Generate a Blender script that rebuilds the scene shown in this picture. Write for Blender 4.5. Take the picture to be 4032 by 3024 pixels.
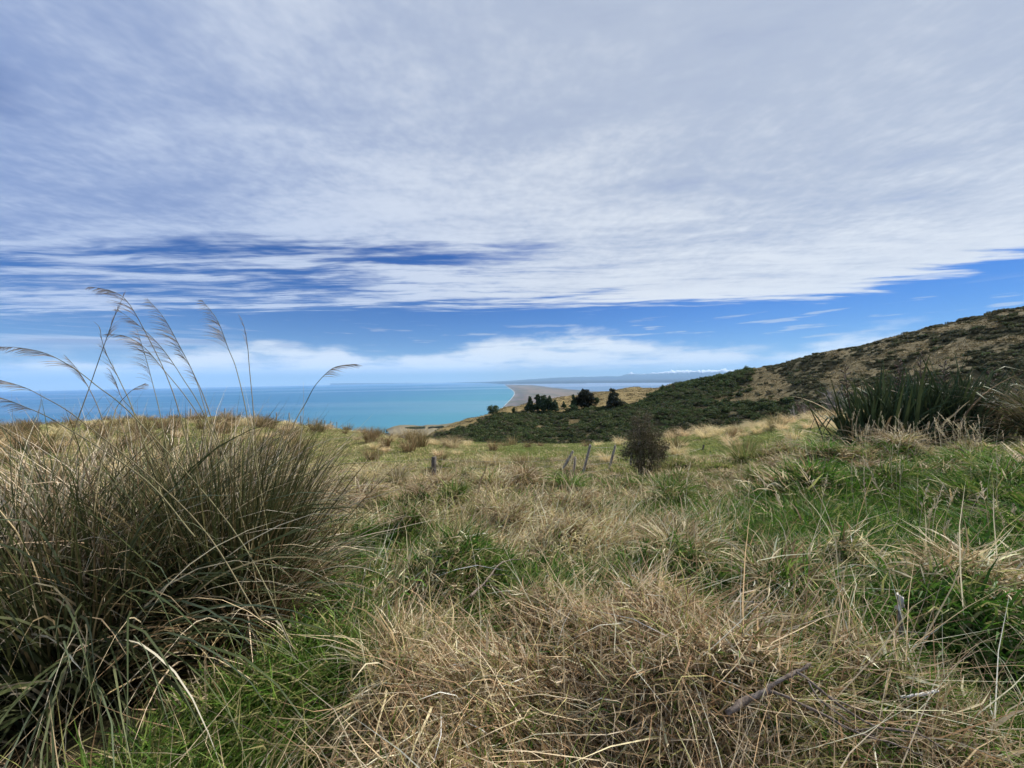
import bpy, math, random
import numpy as np
from mathutils import Matrix, Vector, noise as mnoise

for o in list(bpy.data.objects):
    bpy.data.objects.remove(o)
rng = np.random.default_rng(7)
random.seed(7)
SC = bpy.context.scene
COL = SC.collection
R = math.radians

# ------------------------------------------------------------------ camera
FPX, CU, CV = 384.5, 512.0, 384.0          # focal length in pixels of the 1024 px wide frame
PITCH, ROLL = R(-0.60), R(-0.95)
CAM_M = Matrix.Rotation(R(90) + PITCH, 4, 'X') @ Matrix.Rotation(ROLL, 4, 'Z')
cam_d = bpy.data.cameras.new('camera')
cam_d.sensor_width = 36.0
cam_d.lens = 36.0 * FPX / 1024.0
cam_d.clip_start, cam_d.clip_end = 0.02, 400000
cam = bpy.data.objects.new('camera', cam_d)
COL.objects.link(cam)
cam.matrix_world = CAM_M
SC.camera = cam
SC.render.resolution_x, SC.render.resolution_y = 1024, 768

# ------------------------------------------------------------------ light and exposure
SUN_AZ, SUN_EL = R(62), R(42)              # azimuth clockwise from the view direction
SUN_DIR = Vector((math.sin(SUN_AZ) * math.cos(SUN_EL), math.cos(SUN_AZ) * math.cos(SUN_EL), math.sin(SUN_EL)))
sun_d = bpy.data.lights.new('sun', 'SUN')
sun_d.energy = 5.0
sun_d.angle = R(3)
sun_d.color = (1.0, 0.95, 0.87)
sun = bpy.data.objects.new('sun', sun_d)
COL.objects.link(sun)
sun.rotation_euler = SUN_DIR.to_track_quat('Z', 'Y').to_euler()
SC.view_settings.view_transform = 'Standard'
SC.view_settings.look = 'None'
SC.view_settings.gamma = 1.0
SC.view_settings.exposure = 0.6
SC.view_settings.use_curve_mapping = False
SC.render.engine = 'CYCLES'
cy = SC.cycles
cy.use_denoising = True
cy.use_adaptive_sampling = True
cy.adaptive_threshold = 0.03
cy.max_bounces = 6
cy.diffuse_bounces = 3
cy.glossy_bounces = 2
cy.transmission_bounces = 3
cy.transparent_max_bounces = 4
cy.volume_bounces = 1
cy.sample_clamp_indirect = 4.0
cy.time_limit = 600


class NT:
    """small helper to write node trees as expressions"""
    def __init__(s, tree):
        s.t = tree
    def node(s, kind, **kw):
        n = s.t.nodes.new(kind)
        for k, v in kw.items():
            setattr(n, k, v)
        return n
    def put(s, sock, v):
        if isinstance(v, bpy.types.NodeSocket):
            s.t.links.new(v, sock)
        elif v is not None:
            if isinstance(v, tuple) and sock.type == 'RGBA' and len(v) == 3:
                v = v + (1.0,)
            sock.default_value = v
    def m(s, op, a, b=None, c=None, clamp=False):
        n = s.node('ShaderNodeMath', operation=op, use_clamp=clamp)
        s.put(n.inputs[0], a); s.put(n.inputs[1], b)
        if c is not None:
            s.put(n.inputs[2], c)
        return n.outputs[0]
    def add(s, a, b): return s.m('ADD', a, b)
    def sub(s, a, b): return s.m('SUBTRACT', a, b)
    def mul(s, a, b): return s.m('MULTIPLY', a, b)
    def div(s, a, b): return s.m('DIVIDE', a, b)
    def mx(s, a, b): return s.m('MAXIMUM', a, b)
    def mn(s, a, b): return s.m('MINIMUM', a, b)
    def step(s, x, lo, hi, a=0.0, b=1.0):
        n = s.node('ShaderNodeMapRange', interpolation_type='SMOOTHSTEP')
        s.put(n.inputs[0], x); s.put(n.inputs[1], lo); s.put(n.inputs[2], hi); s.put(n.inputs[3], a); s.put(n.inputs[4], b)
        return n.outputs[0]
    def vec(s, x, y, z=0.0):
        n = s.node('ShaderNodeCombineXYZ')
        s.put(n.inputs[0], x); s.put(n.inputs[1], y); s.put(n.inputs[2], z)
        return n.outputs[0]
    def xyz(s, v):
        n = s.node('ShaderNodeSeparateXYZ')
        s.put(n.inputs[0], v)
        return n.outputs
    def noise(s, v, scale=1.0, detail=4.0, rough=0.5, distort=0.0, lac=2.0, dim='3D'):
        n = s.node('ShaderNodeTexNoise', noise_dimensions=dim)
        s.put(n.inputs['Vector'], v); n.inputs['Scale'].default_value = scale
        n.inputs['Detail'].default_value = detail; n.inputs['Roughness'].default_value = rough
        n.inputs['Distortion'].default_value = distort; n.inputs['Lacunarity'].default_value = lac
        return n.outputs[0]
    def mix(s, f, a, b, blend='MIX'):
        n = s.node('ShaderNodeMix', data_type='RGBA', blend_type=blend)
        s.put(n.inputs[0], f); s.put(n.inputs[6], a); s.put(n.inputs[7], b)
        return n.outputs[2]
    def gauss(s, x, c, w):
        d = s.div(s.sub(x, c), w)
        return s.m('POWER', 2.718, s.mul(s.mul(d, d), -1.0))


# ------------------------------------------------------------------ world: clear sky with a high cloud sheet and a far cloud bank
world = bpy.data.worlds.new('World')
SC.world = world
world.use_nodes = True
wt = world.node_tree
wt.nodes.clear()
W = NT(wt)
sky = W.node('ShaderNodeTexSky', sky_type='NISHITA', sun_disc=False)
sky.sun_elevation, sky.sun_rotation = SUN_EL, SUN_AZ
sky.altitude = 400
sky.air_density, sky.dust_density, sky.ozone_density = 1.0, 0.1, 2.0
gen = W.node('ShaderNodeTexCoord').outputs['Generated']
dx, dy, dz = W.xyz(gen)
SKY_K = 0.10
hs = W.node('ShaderNodeHueSaturation')
hs.inputs['Hue'].default_value = 0.495
hs.inputs['Saturation'].default_value = 1.22
hs.inputs['Value'].default_value = SKY_K
W.put(hs.inputs['Color'], sky.outputs[0])
blue = W.mix(1.0, hs.outputs[0], (0.085, 0.34, 0.80), 'MULTIPLY')
hz = W.m('POWER', 2.718, W.mul(W.mx(dz, 0.0), -15.0))
blue = W.mix(W.mul(hz, 0.92), blue, (0.42, 0.58, 0.69))
# the high sheet lies on a plane overhead: px, py are positions on it in units of its height
zz = W.mx(dz, 0.03)
px, py = W.div(dx, zz), W.div(dy, zz)
warp = W.noise(W.vec(px, py), 0.35, 1, dim='2D')
warp2 = W.noise(W.vec(px, W.add(py, 17.0)), 0.8, 1, dim='2D')
pxw = W.add(px, W.mul(W.sub(warp, 0.5), 0.9))
pyw = W.add(py, W.mul(W.sub(warp2, 0.5), 0.5))
big = W.noise(W.vec(W.mul(pxw, 0.34), pyw), 1.15, 2, 0.55, dim='2D')  # broad bands
pys = W.add(py, W.mul(W.sub(warp2, 0.5), 0.25))
streak = W.noise(W.vec(W.mul(px, 0.42), W.mul(pys, 2.2)), 1.7, 4, 0.66, dim='2D')
ripple = W.noise(W.vec(W.mul(pxw, 0.8), W.mul(pyw, 1.2)), 2.6, 4, 0.62, dim='2D')
fine = W.noise(W.vec(W.mul(px, 1.0), W.mul(py, 1.0)), 13.0, 2, 0.65, dim='2D')
far_s = W.step(py, 1.6, 3.2)
# outline of the sheet
edge_n = W.add(W.mul(W.sub(streak, 0.5), 2.4), W.mul(W.sub(big, 0.5), 1.0))
ey = W.sub(5.35, py)
ex = W.mul(W.sub(4.90, W.add(px, W.mul(py, 0.10))), 1.2)
sheet_d = W.add(W.mn(ey, ex), edge_n)
sheet = W.step(sheet_d, -0.15, 0.75)
# thin, streaky part towards the left and far
thin_l = W.mul(W.step(py, 2.35, 2.95), W.step(px, 1.4, -1.6))
cov = W.sub(W.add(W.mul(big, 0.50), W.add(W.mul(W.mul(W.sub(streak, 0.5), far_s), 0.6), 0.73)), W.mul(thin_l, 0.34))
cov = W.add(cov, W.mul(W.mul(thin_l, W.sub(streak, 0.5)), 1.3))
cov = W.add(cov, W.mul(W.sub(ripple, 0.5), 0.45))
gapw = W.mul(W.gauss(py, W.add(3.05, W.mul(px, 0.03)), 0.36), W.step(px, 0.7, -0.3))
gap2 = W.mul(W.gauss(py, 1.25, 0.22), W.step(px, -1.35, -1.9))
cov = W.sub(cov, W.add(W.mul(gapw, 0.22), W.mul(gap2, 0.35)))
dens = W.mul(sheet, W.step(cov, 0.26, 0.90))
# brightness of the sheet: whiter towards the sun and where it is lit through
sd = W.node('ShaderNodeVectorMath', operation='DOT_PRODUCT')
W.put(sd.inputs[0], gen); sd.inputs[1].default_value = SUN_DIR
tow = W.step(sd.outputs[1], -0.15, 0.95)
tone = W.add(W.add(W.mul(ripple, 0.36), W.mul(fine, 0.22)), W.add(W.mul(big, 0.55), W.mul(W.mul(W.sub(streak, 0.5), far_s), 0.6)))
tone = W.add(tone, W.step(py, 0.9, 3.4, 0.02, 0.15))
tone = W.step(tone, 0.44, 0.88)
c_shade = W.mix(tow, (0.250, 0.345, 0.605), (0.49, 0.555, 0.685))
c_lit = W.mix(tow, (0.530, 0.620, 0.815), (0.80, 0.84, 0.89))
c_sheet = W.mix(tone, c_shade, c_lit)
rim = W.mul(W.step(sheet_d, 2.8, 0.2), W.step(px, -1.4, 1.8))
c_sheet = W.mix(W.mul(rim, W.step(streak, 0.3, 0.6, 0.3, 0.85)), c_sheet, (0.84, 0.87, 0.90))
out = W.mix(W.mul(dens, 0.97), blue, c_sheet)
# far bank of cloud above the horizon
az = W.m('ARCTAN2', dx, dy)
hor = W.m('SQRT', W.add(W.mul(dx, dx), W.mul(dy, dy)))
el = W.div(dz, hor)
b1 = W.noise(W.vec(W.mul(az, 5.0), W.add(W.mul(el, 17.0), 3.0)), 1.0, 5, 0.60, dim='2D')
b2 = W.noise(W.vec(W.mul(az, 6.0), W.add(W.mul(el, 60.0), 8.0)), 1.0, 2, 0.55, dim='2D')
b3 = W.add(0.5, W.mul(0.35, W.m('SINE', W.mul(az, 9.0))))
top = W.add(0.070, W.add(W.mul(W.gauss(az, 0.04, 0.33), 0.044), W.mul(W.sub(b3, 0.5), 0.05)))
bd = W.sub(W.add(top, W.mul(W.sub(b1, 0.5), 0.085)), el)
bank = W.mul(W.step(bd, -0.008, 0.026), W.step(el, 0.012, 0.04))
bank = W.mul(bank, W.step(W.add(b1, W.mul(b2, 0.35)), 0.36, 0.62, 0.72, 1.0))
c_bank = W.mix(W.step(W.add(W.mul(b1, 0.75), W.mul(b2, 0.45)), 0.42, 0.64), (0.50, 0.63, 0.80), (0.88, 0.92, 0.94))
out = W.mix(W.mul(bank, 0.93), out, c_bank)
# a few small flat clouds floating above the bank and grey streaks to the left
s1 = W.noise(W.vec(W.mul(az, 7.0), W.add(W.mul(el, 90.0), 21.0)), 1.0, 3, 0.55, dim='2D')
s1m = W.mul(W.step(s1, 0.60, 0.70), W.mul(W.step(el, 0.055, 0.085), W.step(el, 0.16, 0.12)))
out = W.mix(W.mul(s1m, 0.55), out, W.mix(W.step(az, -0.3, 0.1), (0.40, 0.47, 0.66), (0.62, 0.68, 0.78)))
s2 = W.noise(W.vec(W.mul(az, 3.0), W.add(W.mul(el, 75.0), 41.0)), 1.0, 2, 0.55, dim='2D')
s2m = W.mul(W.mul(W.gauss(el, 0.087, 0.018), W.step(az, -0.55, -0.75)), W.step(s2, 0.40, 0.60))
out = W.mix(W.mul(s2m, 0.85), out, W.mix(W.step(s2, 0.52, 0.66), (0.58, 0.66, 0.80), (0.34, 0.40, 0.58)))
bg = W.node('ShaderNodeBackground')
W.put(bg.inputs[0], out)
bg.inputs[1].default_value = 0.66          # the sky texture itself then counts 0.066
wo = W.node('ShaderNodeOutputWorld')
wt.links.new(bg.outputs[0], wo.inputs[0])
try:
    world.cycles.sampling_method = 'MANUAL'
    world.cycles.sample_map_resolution = 512
except Exception:
    pass

# ------------------------------------------------------------------ mapping helpers
M3 = np.array(CAM_M.to_3x3())
def ray(u, v):
    d = np.stack([(np.asarray(u, float) - CU) / FPX, -(np.asarray(v, float) - CV) / FPX, -np.ones(np.broadcast(u, v).shape)], -1)
    return d @ M3.T
def project(p):
    c = np.asarray(p, float) @ M3
    return CU + FPX * c[..., 0] / -c[..., 2], CV - FPX * c[..., 1] / -c[..., 2]
def at_r(u, v, r):
    """point on the line of sight through (u, v) at horizontal distance r"""
    d = ray(u, v)
    return d * (np.asarray(r) / np.hypot(d[..., 0], d[..., 1]))[..., None]
SEA = -400.0
def at_sea(u, v, z=SEA):
    d = ray(u, v)
    return d * (z / d[..., 2])[..., None]

def hash2(ix, iy, seed):
    h = (ix.astype(np.int64) * 374761393 + iy.astype(np.int64) * 668265263 + seed * 1442695041) & 0xFFFFFFFF
    h = ((h ^ (h >> 13)) * 1274126177) & 0xFFFFFFFF
    return ((h ^ (h >> 16)) & 0xFFFF) / 65535.0
def vnoise(x, y, seed=0):
    x = np.asarray(x, float); y = np.asarray(y, float)
    ix, iy = np.floor(x), np.floor(y)
    fx, fy = x - ix, y - iy
    fx = fx * fx * (3 - 2 * fx); fy = fy * fy * (3 - 2 * fy)
    a = hash2(ix, iy, seed); b = hash2(ix + 1, iy, seed); c = hash2(ix, iy + 1, seed); d = hash2(ix + 1, iy + 1, seed)
    return (a * (1 - fx) + b * fx) * (1 - fy) + (c * (1 - fx) + d * fx) * fy
def fbm(x, y, seed=0, oct=4):
    s = 0; a = 0.5; t = 0
    for k in range(oct):
        s = s + a * vnoise(x * 2 ** k + 13.7 * k, y * 2 ** k + 7.1 * k, seed + k); t += a; a *= 0.5
    return s / t
def sstep(x, a, b):
    t = np.clip((x - a) / (b - a), 0, 1)
    return t * t * (3 - 2 * t)

# ------------------------------------------------------------------ land: profiles along each bearing
# per bearing (given as picture column): near heights, paddock brow (row, distance), far ridge (row, distance)
KEYS = [  # u,   z3,    z7,    z13,   brow_v, brow_r, ridge_v, ridge_r
    (-900, -1.75, -2.20, -3.00, 470, 55, 560, 300),
    (-200, -1.75, -2.25, -3.10, 445, 58, 560, 300),
    (0,    -1.75, -2.25, -3.10, 430, 60, 555, 300),
    (100,  -1.75, -2.25, -3.10, 423, 60, 555, 300),
    (160,  -1.75, -2.25, -3.10, 420.5, 60, 550, 300),
    (215,  -1.75, -2.25, -3.15, 419, 60, 545, 300),
    (265,  -1.75, -2.28, -3.20, 421.5, 57, 530, 300),
    (310,  -1.75, -2.30, -3.20, 426, 54, 515, 300),
    (355,  -1.75, -2.30, -3.25, 428, 50, 480, 300),
    (390,  -1.75, -2.30, -3.25, 432, 45, 450, 300),
    (420,  -1.75, -2.30, -3.30, 434, 42, 437, 300),
    (441,  -1.75, -2.30, -3.30, 436, 40, 429, 300),
    (465,  -1.75, -2.30, -3.30, 438, 38, 421, 310),
    (488,  -1.75, -2.30, -3.30, 440, 36, 414.5, 330),
    (505,  -1.75, -2.30, -3.30, 441, 35, 409.5, 360),
    (530,  -1.75, -2.30, -3.30, 442.5, 34, 405, 400),
    (558,  -1.75, -2.32, -3.30, 443, 34, 399.5, 430),
    (594,  -1.75, -2.32, -3.28, 441, 36, 393.5, 450),
    (630,  -1.75, -2.30, -3.25, 438, 39, 390, 450),
    (655,  -1.74, -2.25, -3.15, 434, 42, 388, 440),
    (690,  -1.73, -2.18, -3.00, 430, 45, 383, 420),
    (716,  -1.72, -2.12, -2.85, 427, 48, 377, 410),
    (750,  -1.71, -2.05, -2.70, 423.5, 51, 370.5, 400),
    (800,  -1.68, -1.85, -2.20, 418.5, 55, 358.5, 385),
    (825,  -1.67, -1.83, -2.18, 417, 57, 352.5, 380),
    (884,  -1.66, -1.78, -2.02, 414, 60, 339.5, 360),
    (923,  -1.65, -1.75, -1.97, 411, 60, 331.5, 350),
    (1024, -1.63, -1.70, -1.88, 405, 60, 312.5, 330),
    (1200, -1.60, -1.55, -1.60, 395, 60, 290, 320),
    (2400, -1.60, -1.65, -1.70, 340, 60, 150, 320),
]
K = np.array(KEYS, float)
K[:, 4] += np.interp(K[:, 0], [200, 310, 350, 395, 450, 520, 690, 800, 900], [1.0, 2.5, 6.0, 8.5, 8.0, 6.0, 6.5, 7.0, 5.0])    # the turf and tussocks stand above the soil
NA = 1440
TAZ = np.linspace(-math.pi, math.pi, NA + 1)
kaz = np.arctan((K[:, 0] - CU) / FPX)
def prof(rows):
    a = np.interp(TAZ, kaz, rows)
    back = np.abs(TAZ) > R(80)                 # behind the camera the two sides blend into each other
    w = sstep(np.abs(TAZ), R(85), R(180))
    a = a * (1 - w) + 0.5 * (rows[0] + rows[-1]) * w
    k = np.exp(-0.5 * (np.arange(-8, 9) / 2.6) ** 2); k /= k.sum()
    return np.convolve(np.pad(a, 8, mode='wrap'), k, 'valid')
def tan_el(u, v):
    d = ray(u, v)
    return d[:, 2] / np.hypot(d[:, 0], d[:, 1])
z3, z7, z13 = prof(K[:, 1]), prof(K[:, 2]), prof(K[:, 3])
rc, rr = prof(K[:, 5]), prof(K[:, 7])
zc = prof(tan_el(K[:, 0], K[:, 4]) * K[:, 5])
zr = prof(tan_el(K[:, 0], K[:, 6]) * K[:, 7])
tb = zc / rc                                    # tangent to the brow
zero = np.zeros_like(rc)
rv = zero + 150
zv = np.minimum((tb - 0.055) * rv, zc - 9)
zv = np.where(zr / rr < tb - 0.02, np.minimum(zv, zr * 0.52), zv)
zm = zv + (zr - zv) * 0.52
STR = np.stack([zero, zero + 3, zero + 7, zero + 13, rc * 0.62, rc, rc + 14, rc + 34, rv, rv + (rr - rv) * 0.5, rr, rr * 1.35, zero + 1300, zero + 2600, zero + 9000], 0)
z62 = z13 + (zc - z13) * ((rc * 0.62 - 13) / (rc - 13)) + 0.012 * rc
STZ = np.stack([zero - 1.55, z3, z7, z13, z62, zc, zc - 2.4, zc - 0.45 * (zc - zv) - 2, zv, zm, zr, zr - 30, zero - 250, zero - 415, zero - 460], 0)
H_ = STR[1:] - STR[:-1]
D_ = (STZ[1:] - STZ[:-1]) / H_
SL = np.zeros_like(STZ)
SL[1:-1] = (D_[1:] * H_[:-1] + D_[:-1] * H_[1:]) / (H_[1:] + H_[:-1])
SL[0], SL[-1] = D_[0], D_[-1]
SL[10] = np.clip(SL[10], -0.25, 0.3)
MOUNDS = []          # (x, y, radius, height)
def zg(x, y, bumps=True):
    """height of the land"""
    x = np.asarray(x, float); y = np.asarray(y, float)
    r = np.hypot(x, y)
    f = (np.arctan2(x, y) + math.pi) / (2 * math.pi) * NA
    i0 = np.clip(np.floor(f).astype(int), 0, NA - 1); w = f - i0
    g = lambda T, k: T[k, i0] * (1 - w) + T[k, i0 + 1] * w
    z = np.zeros_like(r)
    for k in range(len(STR) - 1):
        a, b = g(STR, k), g(STR, k + 1)
        m = (r >= a) & (r < b)
        if not m.any():
            continue
        h = (b - a)
        t = np.clip((r - a) / h, 0, 1)
        z0, z1, s0, s1 = g(STZ, k), g(STZ, k + 1), g(SL, k), g(SL, k + 1)
        hz = z0 * (2 * t ** 3 - 3 * t ** 2 + 1) + s0 * h * (t ** 3 - 2 * t ** 2 + t) + z1 * (-2 * t ** 3 + 3 * t ** 2) + s1 * h * (t ** 3 - t ** 2)
        z = np.where(m, hz, z)
    if bumps:
        z = z + (fbm(x * 1.3, y * 1.3, 3, 3) - 0.5) * 0.30 * sstep(r, 0.6, 2.0) * (1 - sstep(r, 16, 30))
        z = z + (fbm(x * 0.35, y * 0.35, 5, 3) - 0.5) * 0.45 * sstep(r, 6, 14) * (1 - 0.4 * sstep(r, 30, 60))
        z = z + (fbm(x / 26, y / 26, 9, 4) - 0.5) * 9.0 * sstep(r, 110, 190)
        nr_ = (r < 18) & (y > -2)
        if nr_.any() and MOUNDS:
            xn, yn = x[nr_], y[nr_]
            add = np.zeros_like(xn)
            for (mx_, my_, mr, mh) in MOUNDS:
                add += mh * np.exp(-((xn - mx_) ** 2 + (yn - my_) ** 2) / mr ** 2)
            z = z.copy() if z.ndim else z
            if z.ndim:
                z[nr_] += add
            else:
                z = z + add[0]
    return z
def hit(u, v, rmin=0.6, rmax=900.0, lift=0.0):
    """where the line of sight through (u, v) meets the land"""
    d = ray(u, v); h = math.hypot(d[0], d[1])
    rs = np.geomspace(rmin, rmax, 1600)
    xs, ys, zs = d[0] / h * rs, d[1] / h * rs, d[2] / h * rs
    below = zs < zg(xs, ys) + lift
    k = int(np.argmax(below)) if below.any() else len(rs) - 1
    return np.array([xs[k], ys[k], float(zg(xs[k], ys[k]))])
for (u, v, mr, mh) in [(462, 585, 0.34, 0.30), (785, 640, 0.40, 0.34), (975, 690, 0.34, 0.32), (590, 690, 0.30, 0.18), (560, 520, 0.7, 0.18), (500, 730, 0.22, 0.16), (650, 740, 0.2, 0.15), (760, 735, 0.24, 0.14), (540, 640, 0.28, 0.2), (650, 640, 0.26, 0.2), (870, 720, 0.25, 0.15),
                       (700, 690, 0.4, 0.15), (850, 470, 1.2, 0.2), (660, 560, 0.5, 0.16), (420, 720, 0.4, 0.12)]:
    p = hit(u, v); MOUNDS.append((p[0], p[1], mr, mh))

LUMPS = []
for k in range(170):
    r_ = 1.7 + 13.5 * random.random() ** 0.75; a_ = random.uniform(-R(55), R(57))
    q = (math.sin(a_) * r_, math.cos(a_) * r_)
    if q[0] < -0.9 and q[1] < 4.2:
        continue
    if any((q[0] - b_[0]) ** 2 + (q[1] - b_[1]) ** 2 < 0.45 ** 2 for b_ in MOUNDS):
        continue
    lump = (q[0], q[1], random.uniform(0.20, 0.45) * (1 + 0.02 * r_), random.uniform(0.16, 0.38))
    MOUNDS.append(lump); LUMPS.append(lump)

# ------------------------------------------------------------------ mesh helpers
def new_mesh(name, verts, faces, cols=None, mats=None, smooth=True, mat_idx=None):
    """faces: (N,4) or (N,3) array, or list of both"""
    me = bpy.data.meshes.new(name)
    verts = np.asarray(verts, np.float32)
    fl = faces if isinstance(faces, list) else [faces]
    fl = [np.asarray(f, np.int32) for f in fl if len(f)]
    loops = np.concatenate([f.ravel() for f in fl])
    sizes = np.concatenate([np.full(len(f), f.shape[1], np.int32) for f in fl])
    starts = np.concatenate([[0], np.cumsum(sizes)[:-1]]).astype(np.int32)
    me.vertices.add(len(verts)); me.vertices.foreach_set('co', verts.ravel())
    me.loops.add(len(loops)); me.loops.foreach_set('vertex_index', loops)
    me.polygons.add(len(sizes)); me.polygons.foreach_set('loop_start', starts)
    if smooth:
        me.polygons.foreach_set('use_smooth', np.ones(len(sizes), bool))
    if mat_idx is not None:
        me.polygons.foreach_set('material_index', np.asarray(mat_idx, np.int32))
    me.update(calc_edges=True)
    if cols is not None:
        c = np.ones((len(verts), 4), np.float32); c[:, :3] = cols
        a = me.color_attributes.new('Col', 'FLOAT_COLOR', 'POINT')
        a.data.foreach_set('color', c.ravel())
    for m in (mats or []):
        me.materials.append(m)
    return me
def obj(name, me, parent=None, loc=None, rot=None, link=True, **props):
    o = bpy.data.objects.new(name, me)
    if link:
        COL.objects.link(o)
    if loc is not None: o.location = loc
    if rot is not None: o.rotation_euler = rot
    if parent is not None: o.parent = parent
    for k, v in props.items():
        o[k] = v
    return o
def empty(name, loc, **props):
    o = obj(name, None, loc=tuple(map(float, loc)), **props)
    o.empty_display_size = 0.2
    return o
def merge(parts):
    """join [(verts, faces(list of arrays), cols)]"""
    V, F3, F4, C, n = [], [], [], [], 0
    for v, f, c in parts:
        for a in (f if isinstance(f, list) else [f]):
            a = np.asarray(a)
            if len(a):
                (F3 if a.shape[1] == 3 else F4).append(a + n)
        V.append(v); C.append(np.broadcast_to(np.asarray(c, float), (len(v), 3))); n += len(v)
    F = []
    if F4: F.append(np.concatenate(F4))
    if F3: F.append(np.concatenate(F3))
    return np.concatenate(V), F, np.concatenate(C)

def blades(root, azim, length, width, tilt, bend, seg=5, c0=None, c1=None, power=1.4, twist=None, wig=0.0, taper=1.0):
    """ribbons: root (N,3), azimuth of lean, angle from upright at the foot (tilt) growing by bend towards the tip"""
    N = len(root)
    s = np.linspace(0, 1, seg + 1)
    azim, length, width, tilt, bend = [np.broadcast_to(np.asarray(a, float), (N,)) for a in (azim, length, width, tilt, bend)]
    th = tilt[:, None] + bend[:, None] * (s[None, :] ** power)
    thm = 0.5 * (th[:, 1:] + th[:, :-1])
    a = azim[:, None] + np.zeros_like(thm)
    if wig:
        a = a + np.cumsum(rng.normal(0, wig, thm.shape), 1)
        thm = thm + np.cumsum(rng.normal(0, wig * 0.6, thm.shape), 1)
    st = length[:, None] / seg
    d = np.stack([np.sin(thm) * np.sin(a) * st, np.sin(thm) * np.cos(a) * st, np.cos(thm) * st], -1)
    P = np.concatenate([np.zeros((N, 1, 3)), np.cumsum(d, 1)], 1) + root[:, None, :]
    tw = rng.normal(0, 0.7, N) if twist is None else twist
    tw = tw[:, None] + np.linspace(0, 0.8, seg + 1)[None, :] * rng.normal(0, 1, N)[:, None]
    side = np.stack([np.cos(azim), -np.sin(azim), np.zeros(N)], -1)[:, None, :]
    tang = np.concatenate([d[:, :1], d], 1); tang = tang / (np.linalg.norm(tang, axis=-1, keepdims=True) + 1e-9)
    side = side - tang * np.sum(side * tang, -1, keepdims=True)
    side /= np.linalg.norm(side, axis=-1, keepdims=True) + 1e-9
    nor = np.cross(tang, side)
    sd = side * np.cos(tw)[..., None] + nor * np.sin(tw)[..., None]
    wp = (1 - s ** 2.2 * 0.93 * taper) * np.minimum(1, 0.55 + s * 2.2)
    hw = 0.5 * width[:, None] * wp[None, :]
    L = P - sd * hw[..., None]; Rr = P + sd * hw[..., None]
    V = np.stack([L, Rr], 2).reshape(-1, 3)
    b = (np.arange(N) * (seg + 1) * 2)[:, None] + (np.arange(seg) * 2)[None, :]
    F = np.stack([b, b + 1, b + 3, b + 2], -1).reshape(-1, 4)
    C = None
    if c0 is not None:
        c1 = c0 if c1 is None else c1
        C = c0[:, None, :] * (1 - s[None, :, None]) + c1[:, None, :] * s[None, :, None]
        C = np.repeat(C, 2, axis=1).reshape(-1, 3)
    return V, F, C
def tube(path, radii, sides=6, cap=True):
    path = np.asarray(path, float); n = len(path)
    radii = np.broadcast_to(np.asarray(radii, float), (n,))
    t = np.gradient(path, axis=0); t /= np.linalg.norm(t, axis=1, keepdims=True) + 1e-12
    up = np.array([0.31, 0.17, 0.93])
    V = []
    for k in range(n):
        a = np.cross(t[k], up); a /= np.linalg.norm(a) + 1e-9
        b = np.cross(t[k], a)
        ang = np.arange(sides) / sides * 2 * math.pi
        V.append(path[k] + radii[k] * (np.cos(ang)[:, None] * a + np.sin(ang)[:, None] * b))
    V = np.concatenate(V)
    F = []
    for k in range(n - 1):
        for j in range(sides):
            j2 = (j + 1) % sides
            F.append((k * sides + j, k * sides + j2, (k + 1) * sides + j2, (k + 1) * sides + j))
    F = [np.array(F)]
    if cap:
        V = np.concatenate([V, path[:1], path[-1:]])
        c0, c1 = n * sides, n * sides + 1
        F.append(np.array([(c0, (j + 1) % sides, j) for j in range(sides)] + [(c1, (n - 1) * sides + j, (n - 1) * sides + (j + 1) % sides) for j in range(sides)]))
    return V, F
def leaf_cloud(centers, radii, n, size, cols, flat=0.75, droop=0.0, shell=0.55):
    """small leaf-clump quads on and in lumpy lobes"""
    centers = np.asarray(centers, float); radii = np.asarray(radii, float)
    w = radii.mean(1) ** 2 if radii.ndim == 2 else radii ** 2
    if radii.ndim == 1: radii = np.stack([radii] * 3, 1)
    k = rng.choice(len(centers), n, p=w / w.sum())
    d = rng.normal(0, 1, (n, 3)); d /= np.linalg.norm(d, axis=1, keepdims=True)
    rad = shell + (1 - shell) * rng.random(n) ** 0.6
    rad = rad * (0.85 + 0.35 * rng.random(n))
    p = centers[k] + d * radii[k] * rad[:, None]
    nrm = d + rng.normal(0, flat, (n, 3)); nrm /= np.linalg.norm(nrm, axis=1, keepdims=True)
    t1 = np.cross(nrm, rng.normal(0, 1, (n, 3))); t1 /= np.linalg.norm(t1, axis=1, keepdims=True)
    t2 = np.cross(nrm, t1)
    sz = size * (0.6 + 0.8 * rng.random(n))[:, None]
    asp = (0.45 + 0.5 * rng.random(n))[:, None]
    V = np.stack([p - t1 * sz, p - t2 * sz * asp, p + t1 * sz, p + t2 * sz * asp], 1).reshape(-1, 3)
    F = np.arange(4 * n).reshape(-1, 4)
    c = cols[rng.integers(0, len(cols), n)] * (0.75 + 0.5 * rng.random((n, 1)))
    return V, F, np.repeat(c, 4, 0)

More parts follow.
